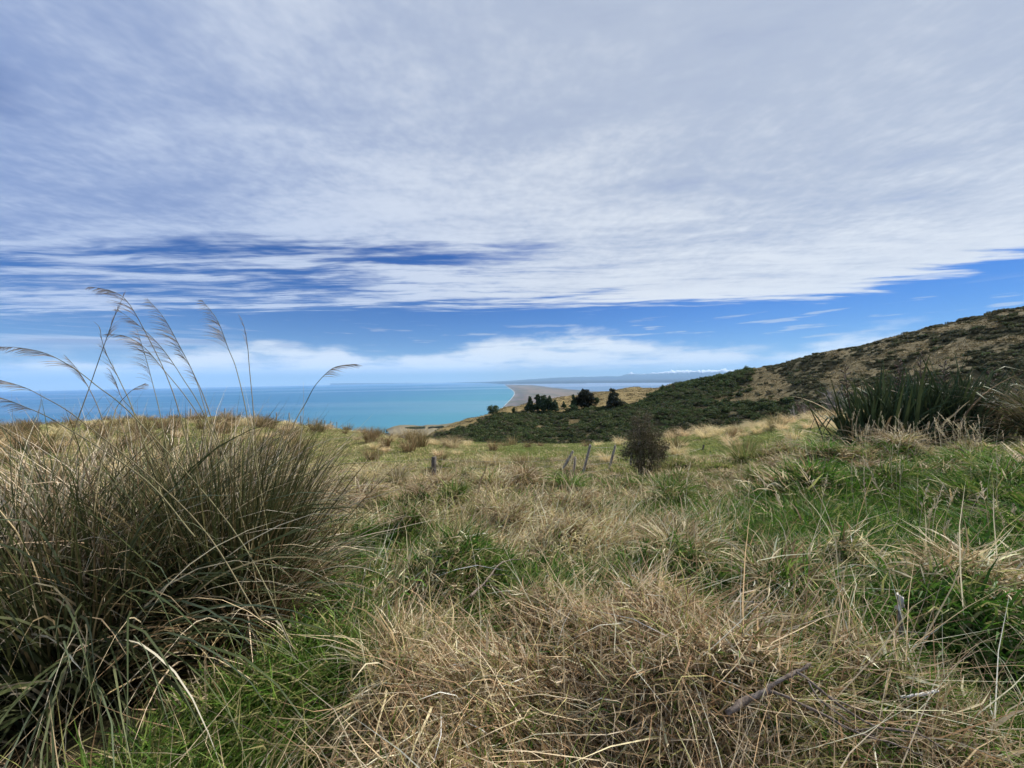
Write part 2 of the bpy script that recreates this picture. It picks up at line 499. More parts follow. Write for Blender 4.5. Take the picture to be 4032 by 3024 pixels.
# ------------------------------------------------------------------ materials
def principled(name, color=None, rough=0.7, spec=0.3):
    m = bpy.data.materials.new(name); m.use_nodes = True
    T = NT(m.node_tree)
    b = m.node_tree.nodes['Principled BSDF']
    b.inputs['Roughness'].default_value = rough
    b.inputs['Specular IOR Level'].default_value = spec
    if color is not None:
        b.inputs['Base Color'].default_value = tuple(color) + (1,)
    return m, T, b
def leaf_mat(name, trans=0.3, rough=0.55, spec=0.25, var=0.25, instancer=False, streak=0.0):
    """foliage: leaf colour from the mesh, varied from plant to plant, some light passing through"""
    m, T, b = principled(name, None, rough, spec)
    col = T.node('ShaderNodeVertexColor', layer_name='Col').outputs[0]
    rnd = T.node('ShaderNodeObjectInfo').outputs['Random']
    h = T.node('ShaderNodeHueSaturation')
    T.put(h.inputs['Color'], col)
    T.put(h.inputs['Value'], T.m('MULTIPLY_ADD', rnd, 2 * var, 1 - var))
    T.put(h.inputs['Hue'], T.m('MULTIPLY_ADD', T.m('FRACT', T.mul(rnd, 17.3)), 0.03, 0.485))
    c = h.outputs[0]
    if streak:
        tc = T.node('ShaderNodeTexCoord').outputs['Object']
        n = T.noise(tc, 60, 2)
        c = T.mix(T.mul(n, streak), c, (0.20, 0.15, 0.07))
    T.put(b.inputs['Base Color'], c)
    if trans > 0:
        tr = T.node('ShaderNodeBsdfTranslucent'); T.put(tr.inputs[0], c)
        mx = T.node('ShaderNodeMixShader'); mx.inputs[0].default_value = trans
        T.t.links.new(b.outputs[0], mx.inputs[1]); T.t.links.new(tr.outputs[0], mx.inputs[2])
        T.t.links.new(mx.outputs[0], m.node_tree.nodes['Material Output'].inputs[0])
    return m
M_GRASS = leaf_mat('grass_blades', 0.35, 0.55, 0.18, 0.12)
M_TUFT = leaf_mat('grass_tufts', 0.35, 0.6, 0.12, 0.28)
M_LEAF = leaf_mat('shrub_leaves', 0.30, 0.8, 0.06, 0.28)
M_TOETOE = leaf_mat('toetoe_leaves', 0.22, 0.5, 0.15, 0.15)
M_FLAX = leaf_mat('flax_leaves', 0.12, 0.6, 0.10, 0.30, streak=0.12)
M_TWIG = leaf_mat('twigs', 0.0, 0.8, 0.15, 0.15)

def bark_mat(name, c1, c2, scale=14.0, stretch=0.15, bump=0.6):
    m, T, b = principled(name, None, 0.85, 0.15)
    tc = T.node('ShaderNodeTexCoord').outputs['Object']
    x, y, z = T.xyz(tc)
    v = T.vec(x, y, T.mul(z, stretch))
    n = T.noise(v, scale, 6, 0.65)
    n2 = T.noise(tc, scale * 0.25, 3)
    c = T.mix(T.step(n, 0.35, 0.65), c1, c2)
    c = T.mix(T.step(n2, 0.55, 0.75), c, tuple(0.75 * a + 0.05 for a in c2))
    T.put(b.inputs['Base Color'], c)
    bp = T.node('ShaderNodeBump'); bp.inputs['Strength'].default_value = bump; bp.inputs['Distance'].default_value = 0.01
    T.put(bp.inputs['Height'], n); T.t.links.new(bp.outputs[0], b.inputs['Normal'])
    return m
M_POST = bark_mat('weathered_timber', (0.11, 0.098, 0.08), (0.40, 0.365, 0.31), 40.0, 0.06)
M_POSTD = bark_mat('dark_timber', (0.05, 0.043, 0.036), (0.16, 0.14, 0.12), 40.0, 0.06)
M_BARK = bark_mat('bark', (0.05, 0.042, 0.035), (0.15, 0.125, 0.10), 12.0, 0.2)
M_DEADWOOD = bark_mat('dead_wood', (0.075, 0.058, 0.047), (0.21, 0.17, 0.14), 60.0, 0.5)
M_PALEWOOD = bark_mat('pale_wood', (0.33, 0.31, 0.28), (0.62, 0.60, 0.56), 50.0, 0.08)
M_WIRE, _, _b = principled('fence_wire', (0.25, 0.25, 0.24), 0.45, 0.5); _b.inputs['Metallic'].default_value = 0.7

# ground
m_ground, T, b = principled('ground', None, 0.95, 0.1)
pos = T.node('ShaderNodeNewGeometry').outputs['Position']
gx, gy, gz_ = T.xyz(pos)
gr = T.m('SQRT', T.add(T.mul(gx, gx), T.mul(gy, gy)))
cv = T.node('ShaderNodeVertexColor', layer_name='Col').outputs[0]
nf = T.noise(pos, 9.0, 5, 0.65)
nm = T.noise(pos, 0.55, 4, 0.6)
nl = T.noise(pos, 0.09, 5, 0.6)
c = T.mix(T.step(nf, 0.3, 0.7), T.mix(0.45, cv, (0.03, 0.025, 0.015)), cv)
c = T.mix(T.mul(T.step(nm, 0.42, 0.68), 0.4), c, (0.085, 0.10, 0.03))
far_mix = T.step(gr, 90, 150)
c_far = T.mix(T.step(nm, 0.35, 0.66), T.mix(0.5, cv, (0.05, 0.045, 0.02)), cv)
c_far = T.mix(T.mul(T.step(nl, 0.45, 0.7), 0.35), c_far, (0.24, 0.185, 0.09))
T.put(b.inputs['Base Color'], T.mix(far_mix, c, c_far))
bp = T.node('ShaderNodeBump'); bp.inputs['Strength'].default_value = 0.8; bp.inputs['Distance'].default_value = 0.12
T.put(bp.inputs['Height'], T.add(nf, nm)); T.t.links.new(bp.outputs[0], b.inputs['Normal'])
M_GROUND = m_ground

# sea: silt-laden turquoise near the beach, deep blue far out, calmer and rougher patches
m_sea, T, b = principled('sea', None, 0.35, 0.5)
pos = T.node('ShaderNodeNewGeometry').outputs['Position']
sx, sy, _ = T.xyz(pos)
sr = T.m('SQRT', T.add(T.mul(sx, sx), T.mul(sy, sy)))
saz = T.m('ARCTAN2', sx, sy)
n1 = T.noise(T.vec(T.mul(sx, 0.00012), T.mul(sy, 0.00032)), 1.0, 5, 0.55)
n2 = T.noise(T.vec(T.mul(sx, 0.0006), T.mul(sy, 0.0016)), 1.0, 5, 0.6)
off = T.add(T.add(T.mul(saz, -0.95), T.mul(T.m('LOGARITHM', T.div(sr, 3000.0), 2.718), 0.27)), T.mul(T.sub(n1, 0.5), 0.45))
c = T.mix(T.step(off, 0.18, 0.90), (0.052, 0.185, 0.255), (0.032, 0.125, 0.245))
c = T.mix(T.step(off, 1.0, 1.7), c, (0.035, 0.115, 0.26))
c = T.mix(T.mul(T.step(n2, 0.45, 0.7), 0.18), c, (0.065, 0.21, 0.27))
T.put(b.inputs['Base Color'], c)
calm = T.noise(T.vec(T.mul(sx, 0.00005), T.mul(sy, 0.00024), 5.0), 1.0, 3, 0.5)
slick = T.mul(T.mul(T.step(sr, 21000, 30000), T.gauss(saz, -0.10, 0.13)), T.step(n2, 0.35, 0.5))
calm = T.add(calm, T.mul(slick, 0.25))
T.put(b.inputs['Roughness'], T.step(calm, 0.5, 0.66, 0.62, 0.40))
T.put(b.inputs['Specular IOR Level'], T.step(calm, 0.5, 0.68, 0.10, 0.5))
M_SEA = m_sea
m_lake, T, b = principled('lake', None, 0.5, 0.25)
pos = T.node('ShaderNodeNewGeometry').outputs['Position']
sx, sy, _ = T.xyz(pos)
n1 = T.noise(T.vec(T.mul(sx, 0.0001), T.mul(sy, 0.0004)), 1.0, 4)
T.put(b.inputs['Base Color'], T.mix(n1, (0.07, 0.135, 0.23), (0.10, 0.17, 0.27)))
T.put(b.inputs['Specular IOR Level'], T.step(sy, 18000, 21500, 0.12, 0.9))
T.put(b.inputs['Roughness'], T.step(sy, 18000, 21500, 0.55, 0.32))
M_LAKE = m_lake
# gravel spit: banded fields behind a stony beach
m_spit, T, b = principled('spit_land', None, 0.95, 0.1)
pos = T.node('ShaderNodeNewGeometry').outputs['Position']
sx, sy, _ = T.xyz(pos)
cv = T.node('ShaderNodeVertexColor', layer_name='Col').outputs[0]
n1 = T.noise(T.vec(T.mul(sx, 0.0011), T.mul(sy, 0.00055)), 1.0, 5, 0.6)
n2 = T.noise(T.vec(T.mul(sx, 0.006), T.mul(sy, 0.0015)), 1.0, 4, 0.6)
c = T.mix(T.mul(T.step(n1, 0.46, 0.58), 0.8), cv, (0.075, 0.085, 0.06))
c = T.mix(T.mul(T.step(n2, 0.45, 0.7), 0.45), c, (0.19, 0.145, 0.125))
T.put(b.inputs['Base Color'], c)
M_SPIT = m_spit
m_plain, T, b = principled('far_plain', None, 0.95, 0.1)
pos = T.node('ShaderNodeNewGeometry').outputs['Position']
sx, sy, _ = T.xyz(pos)
n1 = T.noise(T.vec(T.mul(sx, 0.0005), T.mul(sy, 0.0012)), 1.0, 5, 0.65)
T.put(b.inputs['Base Color'], T.mix(T.step(n1, 0.4, 0.65), (0.010, 0.016, 0.018), (0.035, 0.042, 0.034)))
M_PLAIN = m_plain
m_mtn, T, b = principled('mountain_rock_and_snow', None, 0.9, 0.15)
geo = T.node('ShaderNodeNewGeometry')
mx_, my_, mz_ = T.xyz(geo.outputs['Position'])
n1 = T.noise(geo.outputs['Position'], 0.0016, 5, 0.65)
sn = T.step(T.add(mz_, T.mul(T.sub(n1, 0.5), 1300)), 620, 1000)
T.put(b.inputs['Base Color'], T.mix(sn, (0.05, 0.06, 0.06), (0.66, 0.68, 0.70)))
M_MTN = m_mtn
M_FOAM, _, _ = principled('surf_foam', (0.8, 0.82, 0.82), 0.7, 0.3)

# ------------------------------------------------------------------ where the scrub grows on the far hillsides
BL_U = np.array([400, 430, 441, 470, 488, 510, 527, 559, 595, 622, 635, 648, 659, 680, 716, 740, 760])
BL_V = np.array([446, 438, 430, 425.5, 417, 413, 412, 411, 407.5, 405, 403.5, 397, 391, 384, 375, 368, 364])
PATCH = np.array([(707, 400.5), (739, 389), (762, 375.5), (773.7, 375), (783, 384), (787, 397.2), (759, 400.5)])
def in_poly(u, v, P):
    ins = np.zeros(np.shape(u), bool)
    n = len(P)
    for i in range(n):
        x1, y1 = P[i]; x2, y2 = P[(i + 1) % n]
        c = ((y1 > v) != (y2 > v)) & (u < (x2 - x1) * (v - y1) / (y2 - y1 + 1e-9) + x1)
        ins ^= c
    return ins
def scrub(x, y, z):
    """0..1: how thickly scrub covers a spot on the far hill"""
    u, v = project(np.stack([x, y, z], -1))
    wob = (fbm(x / 14, y / 14, 31, 3) - 0.5)
    dense = sstep(v + wob * 5 - np.interp(u, BL_U, BL_V), -0.3, 1.2) * (u < 752)
    low = sstep(v + wob * 9, 398.5, 402) * (u >= 700)
    nn = fbm(x / 17, y / 22, 41, 4)
    mid = sstep(nn, 0.465, 0.60) * 0.95
    thick = (np.exp(-((u - 792) / 30) ** 2 - ((v - 371) / 11) ** 2) * 0.16 + np.exp(-((u - 1000) / 60) ** 2 - ((v - 352) / 13) ** 2) * 0.13
             + np.exp(-((u - 850) / 30) ** 2 - ((v - 352) / 6) ** 2) * 0.10 + np.exp(-((u - 820) / 40) ** 2 - ((v - 394) / 5) ** 2) * 0.13)
    mid = np.maximum(mid, sstep(nn + thick, 0.465, 0.60) * 0.95)
    right = np.where(u >= 738, np.maximum(mid, 0.05), 0)
    s = np.maximum(np.maximum(dense, low), right)
    s = np.where(in_poly(u + wob * 14, v + wob * 9, PATCH), 0.10, s)
    for (cu, cvv, a, bb) in [(575, 422, 7, 2.2), (565, 428, 6, 1.6), (538, 427, 3, 1.2), (700, 408, 8, 1.3), (453, 422, 6, 2.5), (478, 418, 5, 1.5)]:
        s = np.where(((u - cu) / a) ** 2 + ((v - cvv) / bb) ** 2 < 1 + wob * 2, 0.04, s)
    return np.where(np.hypot(x, y) < 105, 0.0, s), u, v

# greenness of the grass near the camera: lush hollows between straw mounds
GREEN = []   # x, y, radius, strength
for (u, v, rad, st) in [(245, 735, 0.32, .9), (320, 680, 0.22, .6), (180, 760, 0.35, .8), (310, 640, 0.35, .8), (335, 590, 0.35, .9), (405, 540, 0.55, 1.1), (385, 548, 0.4, 1.0),
                        (500, 560, 0.42, .9), (545, 580, 0.35, .7), (690, 545, 0.5, .6), (470, 620, 0.3, .5), (860, 520, 0.9, 1.2), (820, 540, 0.5, 1.1), (925, 540, 0.8, .9),
                        (960, 480, 1.3, .7), (905, 640, 0.25, .9), (680, 560, 0.35, .6), (1010, 720, 0.3, .7), (650, 500, 0.6, .4), (700, 520, 0.5, .4),
                        (1010, 560, 0.9, .8), (880, 480, 1.4, .8), (980, 520, 1.3, .9), (790, 500, 0.8, .7), (930, 600, 0.5, .6), (1020, 460, 2.0, .6), (840, 455, 2.0, .5), (850, 750, 0.3, .35)]:
    p = hit(u, v, lift=0.15); GREEN.append((p[0], p[1], rad, st))
def greenness(x, y):
    g = 0.06 + 0.40 * sstep(fbm(x * 0.9, y * 0.9, 51, 3), 0.53, 0.70)
    for (a, bb, rad, st) in GREEN:
        g = g + st * np.exp(-((x - a) ** 2 + (y - bb) ** 2) / rad ** 2)
    nr_ = np.hypot(x, y) < 17
    top_ = np.zeros(np.count_nonzero(nr_))
    for (a, bb, rad, h_) in LUMPS:
        top_ = np.maximum(top_, np.exp(-((x[nr_] - a) ** 2 + (y[nr_] - bb) ** 2) / (0.8 * rad) ** 2))
    g[nr_] *= 1 - 0.65 * top_
    return np.clip(g, 0, 1)
def paddock_green(x, y):
    u, v = project(np.stack([x, y, zg(x, y, False)], -1))
    g = 0.50 + 0.5 * sstep(fbm(x * 0.16, y * 0.16, 61, 3), 0.42, 0.62)
    g = g + 0.45 * np.exp(-((u - 555) / 80) ** 2) * np.exp(-((v - 449) / 8.0) ** 2)
    g = g - 0.25 * sstep(u, 420, 300) + 0.35 * sstep(u, 620, 700)
    return np.clip(g, 0, 1)

# ------------------------------------------------------------------ the land
fine_az = np.arange(-66, 66.01, 0.42)
coarse = np.concatenate([np.arange(-180, -66, 6.0), fine_az, np.arange(72, 180.1, 6.0)])
GA = np.radians(coarse)
GR = np.concatenate([np.geomspace(0.35, 105, 190), np.geomspace(108, 520, 150), np.geomspace(540, 8800, 40)])
ax, rx = np.meshgrid(GA, GR)
X, Y = np.sin(ax) * rx, np.cos(ax) * rx
Z = zg(X, Y)
sc, su, sv = scrub(X, Y, Z)
near = np.stack([0.07 + 0.0 * X, 0.054 + 0.0 * X, 0.030 + 0.0 * X], -1)
g = greenness(X, Y)[..., None]
near = near * (1 - g) + np.array([0.045, 0.07, 0.02]) * g
pg = paddock_green(X, Y)[..., None]
pad = np.array([0.24, 0.19, 0.095]) * (1 - pg) + np.array([0.105, 0.145, 0.035]) * pg
w = sstep(rx, 13, 19)[..., None]
cols = near * (1 - w) + pad * w
hillg = np.array([0.165, 0.130, 0.062]) + 0 * near
yel = (sstep(su, 690, 640) * (sv < np.interp(su, BL_U, BL_V) + 2))[..., None]
hillg = hillg * (1 - yel) + np.array([0.31, 0.235, 0.105]) * yel
hillg = hillg * (0.8 + 0.4 * fbm(X / 9, Y / 9, 71, 3))[..., None]
sg = sstep(sc[..., None], 0.25, 0.9) * (0.55 + 0.45 * ((su < 752) | (sv > 400))[..., None])
hill = hillg * 0.8 * (1 - sg) + np.array([0.045, 0.044, 0.022]) * sg
w = sstep(rx, 75, 115)[..., None]
cols = cols * (1 - w) + hill * w
nr, na = len(GR), len(GA)
idx = np.arange(nr * na).reshape(nr, na)
F = np.stack([idx[:-1, :-1], idx[:-1, 1:], idx[1:, 1:], idx[1:, :-1]], -1).reshape(-1, 4)
V = np.stack([X, Y, Z], -1).reshape(-1, 3)
V = np.concatenate([V, [[0, 0, float(zg(0.0, 0.01))]]])
cen = len(V) - 1
F3 = np.array([(cen, i + 1, i) for i in range(na - 1)])
Cg = np.concatenate([cols.reshape(-1, 3), cols[0, :1]])
obj('ground', new_mesh('ground', V, [F[:, ::-1], F3[:, ::-1]], Cg, [M_GROUND]), kind='structure', label='rough grass hilltop falling to scrub covered slopes')

# ------------------------------------------------------------------ sea, spit, lake, plain, mountains
def sheet(name, pts, z, mat, cols=None, **props):
    from mathutils.geometry import tessellate_polygon
    P = np.array(pts, float); P[:, 2] = z
    tri = tessellate_polygon([[Vector((a, b_, 0)) for a, b_, _ in P]])
    F = np.array(tri)
    n = np.cross(P[F[:, 1]] - P[F[:, 0]], P[F[:, 2]] - P[F[:, 0]])[:, 2]
    F[n < 0] = F[n < 0][:, ::-1]
    return obj(name, new_mesh(name, P, F, cols, [mat], smooth=False), **props)
FAR = 78000.0
a = np.linspace(0, 2 * math.pi, 97)[:-1]
sheet('sea', np.stack([np.sin(a) * FAR, np.cos(a) * FAR, 0 * a], -1), SEA, M_SEA, kind='structure', label='turquoise sea turning deep blue towards the horizon')
def z7(x, y):                      # reading of the photograph: column and row of a point on the coast
    return (1900 + np.asarray(x) * 0.31646) / 3.9375, (1450 + np.asarray(y) * 0.31646) / 3.9375
beach = [(120, 640), (175, 580), (228, 525), (262, 478), (305, 436), (345, 395), (378, 355), (398, 322), (400, 308), (385, 285), (352, 258), (318, 238), (296, 222), (286, 207), (268, 197)]
bx, by = np.array(beach).T
bu, bv = z7(bx, by)
Bp = at_sea(bu, bv)
# resample the beach line evenly in picture space
t = np.linspace(0, len(Bp) - 1, 120)
ti = np.arange(len(Bp))
lg = np.log(np.hypot(Bp[:, 0], Bp[:, 1])); ang = np.arctan2(Bp[:, 0], Bp[:, 1])
kk = np.exp(-0.5 * (np.arange(-6, 7) / 3.0) ** 2); kk /= kk.sum()
sm = lambda q: np.convolve(np.pad(np.interp(t, ti, q), 6, mode='edge'), kk, 'valid')
lr, an = sm(lg), sm(ang)
beach_xy = np.stack([np.sin(an) * np.exp(lr), np.cos(an) * np.exp(lr)], -1)
lag = [(300, 206), (340, 204.5), (520, 207), (640, 211), (760, 226), (850, 240), (960, 250), (1060, 262), (1140, 268), (1260, 277), (1400, 287), (1510, 296), (1800, 330), (2300, 420)]
lu, lv = z7(*np.array(lag).T)
Lp = at_sea(lu, lv)[:, :2]
Lx = np.interp(np.linspace(0, len(lag) - 1, 120), np.arange(len(lag)), Lp[:, 0]); Ly = np.interp(np.linspace(0, len(lag) - 1, 120), np.arange(len(lag)), Lp[:, 1])
lag_xy = np.stack([Lx, Ly], -1)[::-1]
# strip across the spit from the beach (j=0) to the lagoon shore (j=1)
js = np.array([0, 0.02, 0.06, 0.10, 0.16, 0.3, 0.5, 0.7, 0.85, 1.0])
G = beach_xy[:, None, :] * (1 - js[None, :, None]) + lag_xy[:, None, :] * js[None, :, None]
zz_ = SEA + np.array([0.0, 4, 7, 6, 5, 5, 4.5, 4, 3, 0.6])
Zs = np.broadcast_to(zz_[None, :], G.shape[:2])
cj = np.array([0.50, 0.52, 0.54]) * np.array([(0.34, 0.34, 0.34), (0.26, 0.25, 0.25), (0.20, 0.185, 0.19), (0.18, 0.165, 0.17), (0.23, 0.185, 0.165), (0.30, 0.23, 0.18), (0.31, 0.235, 0.18), (0.27, 0.215, 0.16), (0.22, 0.19, 0.14), (0.15, 0.13, 0.11)])
Cs = np.broadcast_to(cj[None], G.shape[:2] + (3,)).reshape(-1, 3)
Vs = np.concatenate([G, Zs[..., None] + 0.3], -1).reshape(-1, 3)
ix = np.arange(len(Vs)).reshape(G.shape[:2])
Fs = np.stack([ix[:-1, :-1], ix[:-1, 1:], ix[1:, 1:], ix[1:, :-1]], -1).reshape(-1, 4)
obj('gravel_spit_land', new_mesh('gravel_spit_land', Vs, Fs, Cs, [M_SPIT]), kind='structure', label='long gravel spit with brown fields between sea and lake')
# surf along the beach
nrm = np.gradient(beach_xy, axis=0); nrm = np.stack([-nrm[:, 1], nrm[:, 0]], -1); nrm /= np.linalg.norm(nrm, axis=1, keepdims=True)
wid = 4 * (0.3 + fbm(np.arange(120) * 0.5, np.zeros(120), 5)) * np.clip(np.hypot(*beach_xy.T) / 6000, 0.8, 1.6)
s_in = beach_xy - nrm * 1; s_out = beach_xy + nrm * wid[:, None]
if np.mean(np.sum(nrm * (lag_xy - beach_xy), 1)) > 0:
    s_out = beach_xy - nrm * wid[:, None]; s_in = beach_xy + nrm * 1
Vf = np.concatenate([np.c_[s_in, np.full(120, SEA + 1.6)], np.c_[s_out, np.full(120, SEA + 1.2)]])
Ff = np.array([(i, i + 1, 121 + i, 120 + i) for i in range(119)])
obj('surf_line', new_mesh('surf_line', Vf, Ff, None, [M_FOAM]), kind='stuff', label='thin white line of surf along the gravel beach')
# lake
shore = [(300, 197.5), (700, 193), (1285, 188.5), (1300, 184), (2300, 180), (2800, 178), (3600, 176)]
fu, fv = z7(*np.array(shore).T)
far_shore = at_sea(fu, fv)[:, :2]
lk = list(lag_xy[::-1]) + [at_sea(760.0, 415.0)[:2]] + list(far_shore[::-1])
sheet('lake', np.c_[np.array(lk), np.zeros(len(lk))], SEA + 0.25, M_LAKE, kind='structure', label='pale blue lagoon lake behind the gravel spit')
# far plain: from the lake's far shore back to the foot of the mountains, and the coast that runs on to the left
cu = np.array([330, 400, 450, 480, 500.0, *fu[1:]]); cvv = np.array([383.15, 382.95, 382.9, 383.1, 383.9, *fv[1:]])
c_shore = at_sea(cu, cvv + 0.0)[:, :2]
n = len(cu); rows = 9
sh_d = np.hypot(*c_shore.T); dirv = c_shore / sh_d[:, None]
Vp = []
for k in range(rows):
    f = k / (rows - 1)
    rr_ = sh_d * (1 - f) + 76500 * f
    rise = 330 * f ** 1.15 * np.interp(cu, [330, 470, 520, 560], [0.0, 0.25, 0.8, 1.0])
    Vp.append(np.c_[dirv * rr_[:, None], SEA + 1 + 6 * (f > 0) + rise])
Vp = np.concatenate(Vp); ix = np.arange(len(Vp)).reshape(rows, n)
Fp = np.stack([ix[:-1, :-1], ix[:-1, 1:], ix[1:, 1:], ix[1:, :-1]], -1).reshape(-1, 4)
obj('far_plain', new_mesh('far_plain', Vp, Fp[:, ::-1], None, [M_PLAIN]), kind='structure', label='dark blue plain beyond the lake')
def ridge(name, r0, depth, us, tops, seed, rough, mat, label):
    us = np.asarray(us, float)
    U = np.linspace(us[0], us[-1], 360)
    Tp = np.interp(U, us, tops)
    rowsV = []
    for j, f in enumerate(np.linspace(0, 1, 11)):
        d = ray(U, np.full_like(U, 380.0)); d = d[:, :2] / np.hypot(d[:, 0], d[:, 1])[:, None]
        rr_ = r0 + depth * f
        base = SEA + 150
        topz = at_r(U, Tp, r0 + depth * 0.6)[:, 2]
        prof_ = 1 - abs(f - 0.6) / 0.6 if f < 0.6 else 1 - (f - 0.6) / 0.5
        nz = (fbm(U * 0.32 + seed, np.full_like(U, f * 5.0), seed, 5) - 0.5)
        nz2 = np.abs(fbm(U * 0.9 + seed * 3, np.full_like(U, f * 7.0), seed + 9, 4) - 0.5)
        h = base + (topz - base) * np.clip(prof_ ** 0.9 + rough * nz * (0.3 + f) - rough * 0.8 * nz2 * min(1, prof_ * 2), 0.0, 1.6)
        rowsV.append(np.c_[d * rr_, h])
    Vr = np.concatenate(rowsV); ix = np.arange(len(Vr)).reshape(11, -1)
    Fr = np.stack([ix[:-1, :-1], ix[:-1, 1:], ix[1:, 1:], ix[1:, :-1]], -1).reshape(-1, 4)
    obj(name, new_mesh(name, Vr, Fr[:, ::-1], None, [mat]), kind='structure', label=label)
ridge('foothills', 66000, 9000, [505, 560, 600, 640, 700, 760, 830], [381.0, 377.3, 376.4, 375.6, 374.4, 373, 372], 3, 0.25, M_PLAIN, 'blue foothills below the snowy mountains')
ridge('snow_mountains', 70000, 6500, [600, 620, 632, 638, 655, 670, 690, 720, 745, 800], [379, 376.2, 372.2, 374.2, 372.8, 370.3, 369.8, 369.0, 369, 369.5], 8, 0.45, M_MTN, 'far snow capped mountain range')
# low coastal land below the hill on the left
cx_, cy_ = np.array([(1090, 412), (1120, 402), (1180, 380), (1250, 365), (1330, 363), (1400, 364), (1500, 375), (1560, 362), (1640, 360), (1700, 361), (1800, 349), (1900, 335), (2000, 325), (2200, 318)], float).T
cu_, cv_ = (1150 + cx_ * 0.339) / 3.9375, (1550 + cy_ * 0.339) / 3.9375
U = np.linspace(cu_[0], cu_[-1], 90); Tv = np.interp(U, cu_, cv_)
rowsV, rowsC = [], []
for j, f in enumerate([0, 0.2, 0.4, 0.6, 0.8, 0.92, 1.0, 1.06]):
    Ur = U + (1 - min(f, 1)) * 10 * (1 - (U - U[0]) / (U[-1] - U[0]))
    vv = np.interp(Ur, cu_, cv_) + (1 - min(f, 1)) * 16
    rr_ = 2350 + 800 * f
    p = at_r(Ur, vv, np.full_like(U, rr_))
    p[:, 2] += (fbm(U * 0.15, np.full_like(U, f * 4), 81, 3) - 0.5) * 12 * (f < 0.9) - (25 if f > 1 else 0)
    rowsV.append(p)
    q = fbm(U * 0.2, np.full_like(U, f * 9), 85, 3)[:, None]
    rowsC.append(np.array([0.20, 0.17, 0.105]) * (0.7 + 0.6 * q) if f < 0.85 else np.array([0.15, 0.13, 0.075]) * (0.7 + 0.6 * q))
Vc = np.concatenate(rowsV); ix = np.arange(len(Vc)).reshape(8, -1)
Fc = np.stack([ix[:-1, :-1], ix[:-1, 1:], ix[1:, 1:], ix[1:, :-1]], -1).reshape(-1, 4)
obj('coastal_terrain', new_mesh('coastal_terrain', Vc, Fc, np.concatenate(rowsC), [M_SPIT]), kind='structure', label='low pale coastal hills below the scrub slope')

# ------------------------------------------------------------------ scattering of stuff (grass, bush canopy) by geometry nodes
def scatter(name, pts, rots, scl, idx, sources, **props):
    """one object: copies of the source meshes at points"""
    coll = bpy.data.collections.new(name + '_sources')
    for i, me in enumerate(sources):
        o = bpy.data.objects.new('%s_source_%02d' % (name, i), me)
        coll.objects.link(o)
    me = bpy.data.meshes.new(name)
    pts = np.asarray(pts, np.float32)
    me.vertices.add(len(pts)); me.vertices.foreach_set('co', pts.ravel())
    a = me.attributes.new('rot', 'FLOAT_VECTOR', 'POINT'); a.data.foreach_set('vector', np.asarray(rots, np.float32).ravel())
    a = me.attributes.new('scl', 'FLOAT_VECTOR', 'POINT'); a.data.foreach_set('vector', np.asarray(scl, np.float32).ravel())
    a = me.attributes.new('idx', 'INT', 'POINT'); a.data.foreach_set('value', np.asarray(idx, np.int32))
    o = obj(name, me, kind='stuff', **props)
    ng = bpy.data.node_groups.new(name + '_scatter', 'GeometryNodeTree')
    ng.interface.new_socket('Geometry', in_out='INPUT', socket_type='NodeSocketGeometry')
    ng.interface.new_socket('Geometry', in_out='OUTPUT', socket_type='NodeSocketGeometry')
    N = ng.nodes; Lk = ng.links.new
    gi, go = N.new('NodeGroupInput'), N.new('NodeGroupOutput')
    ci = N.new('GeometryNodeCollectionInfo'); ci.inputs['Collection'].default_value = coll
    ci.inputs['Separate Children'].default_value = True; ci.inputs['Reset Children'].default_value = True
    ip = N.new('GeometryNodeInstanceOnPoints'); ip.inputs['Pick Instance'].default_value = True
    def attr(nm, ty):
        n = N.new('GeometryNodeInputNamedAttribute'); n.data_type = ty; n.inputs[0].default_value = nm
        return n.outputs[0]
    er = N.new('FunctionNodeEulerToRotation')
    Lk(attr('rot', 'FLOAT_VECTOR'), er.inputs[0])
    Lk(gi.outputs[0], ip.inputs['Points']); Lk(ci.outputs[0], ip.inputs['Instance'])
    Lk(er.outputs[0], ip.inputs['Rotation']); Lk(attr('scl', 'FLOAT_VECTOR'), ip.inputs['Scale'])
    Lk(attr('idx', 'INT'), ip.inputs['Instance Index'])
    Lk(ip.outputs[0], go.inputs[0])
    md = o.modifiers.new('scatter', 'NODES'); md.node_group = ng
    return o
def sector(n, r0, r1, half=R(60), power=0.5):
    """points spread evenly over the sector in front of the camera"""
    r = np.sqrt(r0 ** 2 + (r1 ** 2 - r0 ** 2) * rng.random(n))
    a = rng.uniform(-half, half, n)
    return np.sin(a) * r, np.cos(a) * r

STRAW = np.array([(0.68, 0.575, 0.37), (0.60, 0.495, 0.30), (0.51, 0.41, 0.24), (0.72, 0.62, 0.43), (0.40, 0.30, 0.165), (0.58, 0.50, 0.33), (0.30, 0.215, 0.115), (0.36, 0.25, 0.135), (0.24, 0.165, 0.085)])
GRASS = 0.92 * np.array([(0.080, 0.175, 0.022), (0.060, 0.140, 0.018), (0.11, 0.20, 0.030), (0.045, 0.11, 0.018), (0.14, 0.205, 0.042)])
OLIVE = np.array([(0.25, 0.25, 0.09), (0.19, 0.205, 0.065), (0.32, 0.30, 0.13)])
BROWNG = np.array([(0.25, 0.185, 0.09), (0.19, 0.14, 0.065), (0.30, 0.23, 0.12)])
def pick(arr, n, v=0.18):
    return arr[rng.integers(0, len(arr), n)] * (1 - v + 2 * v * rng.random((n, 1)))

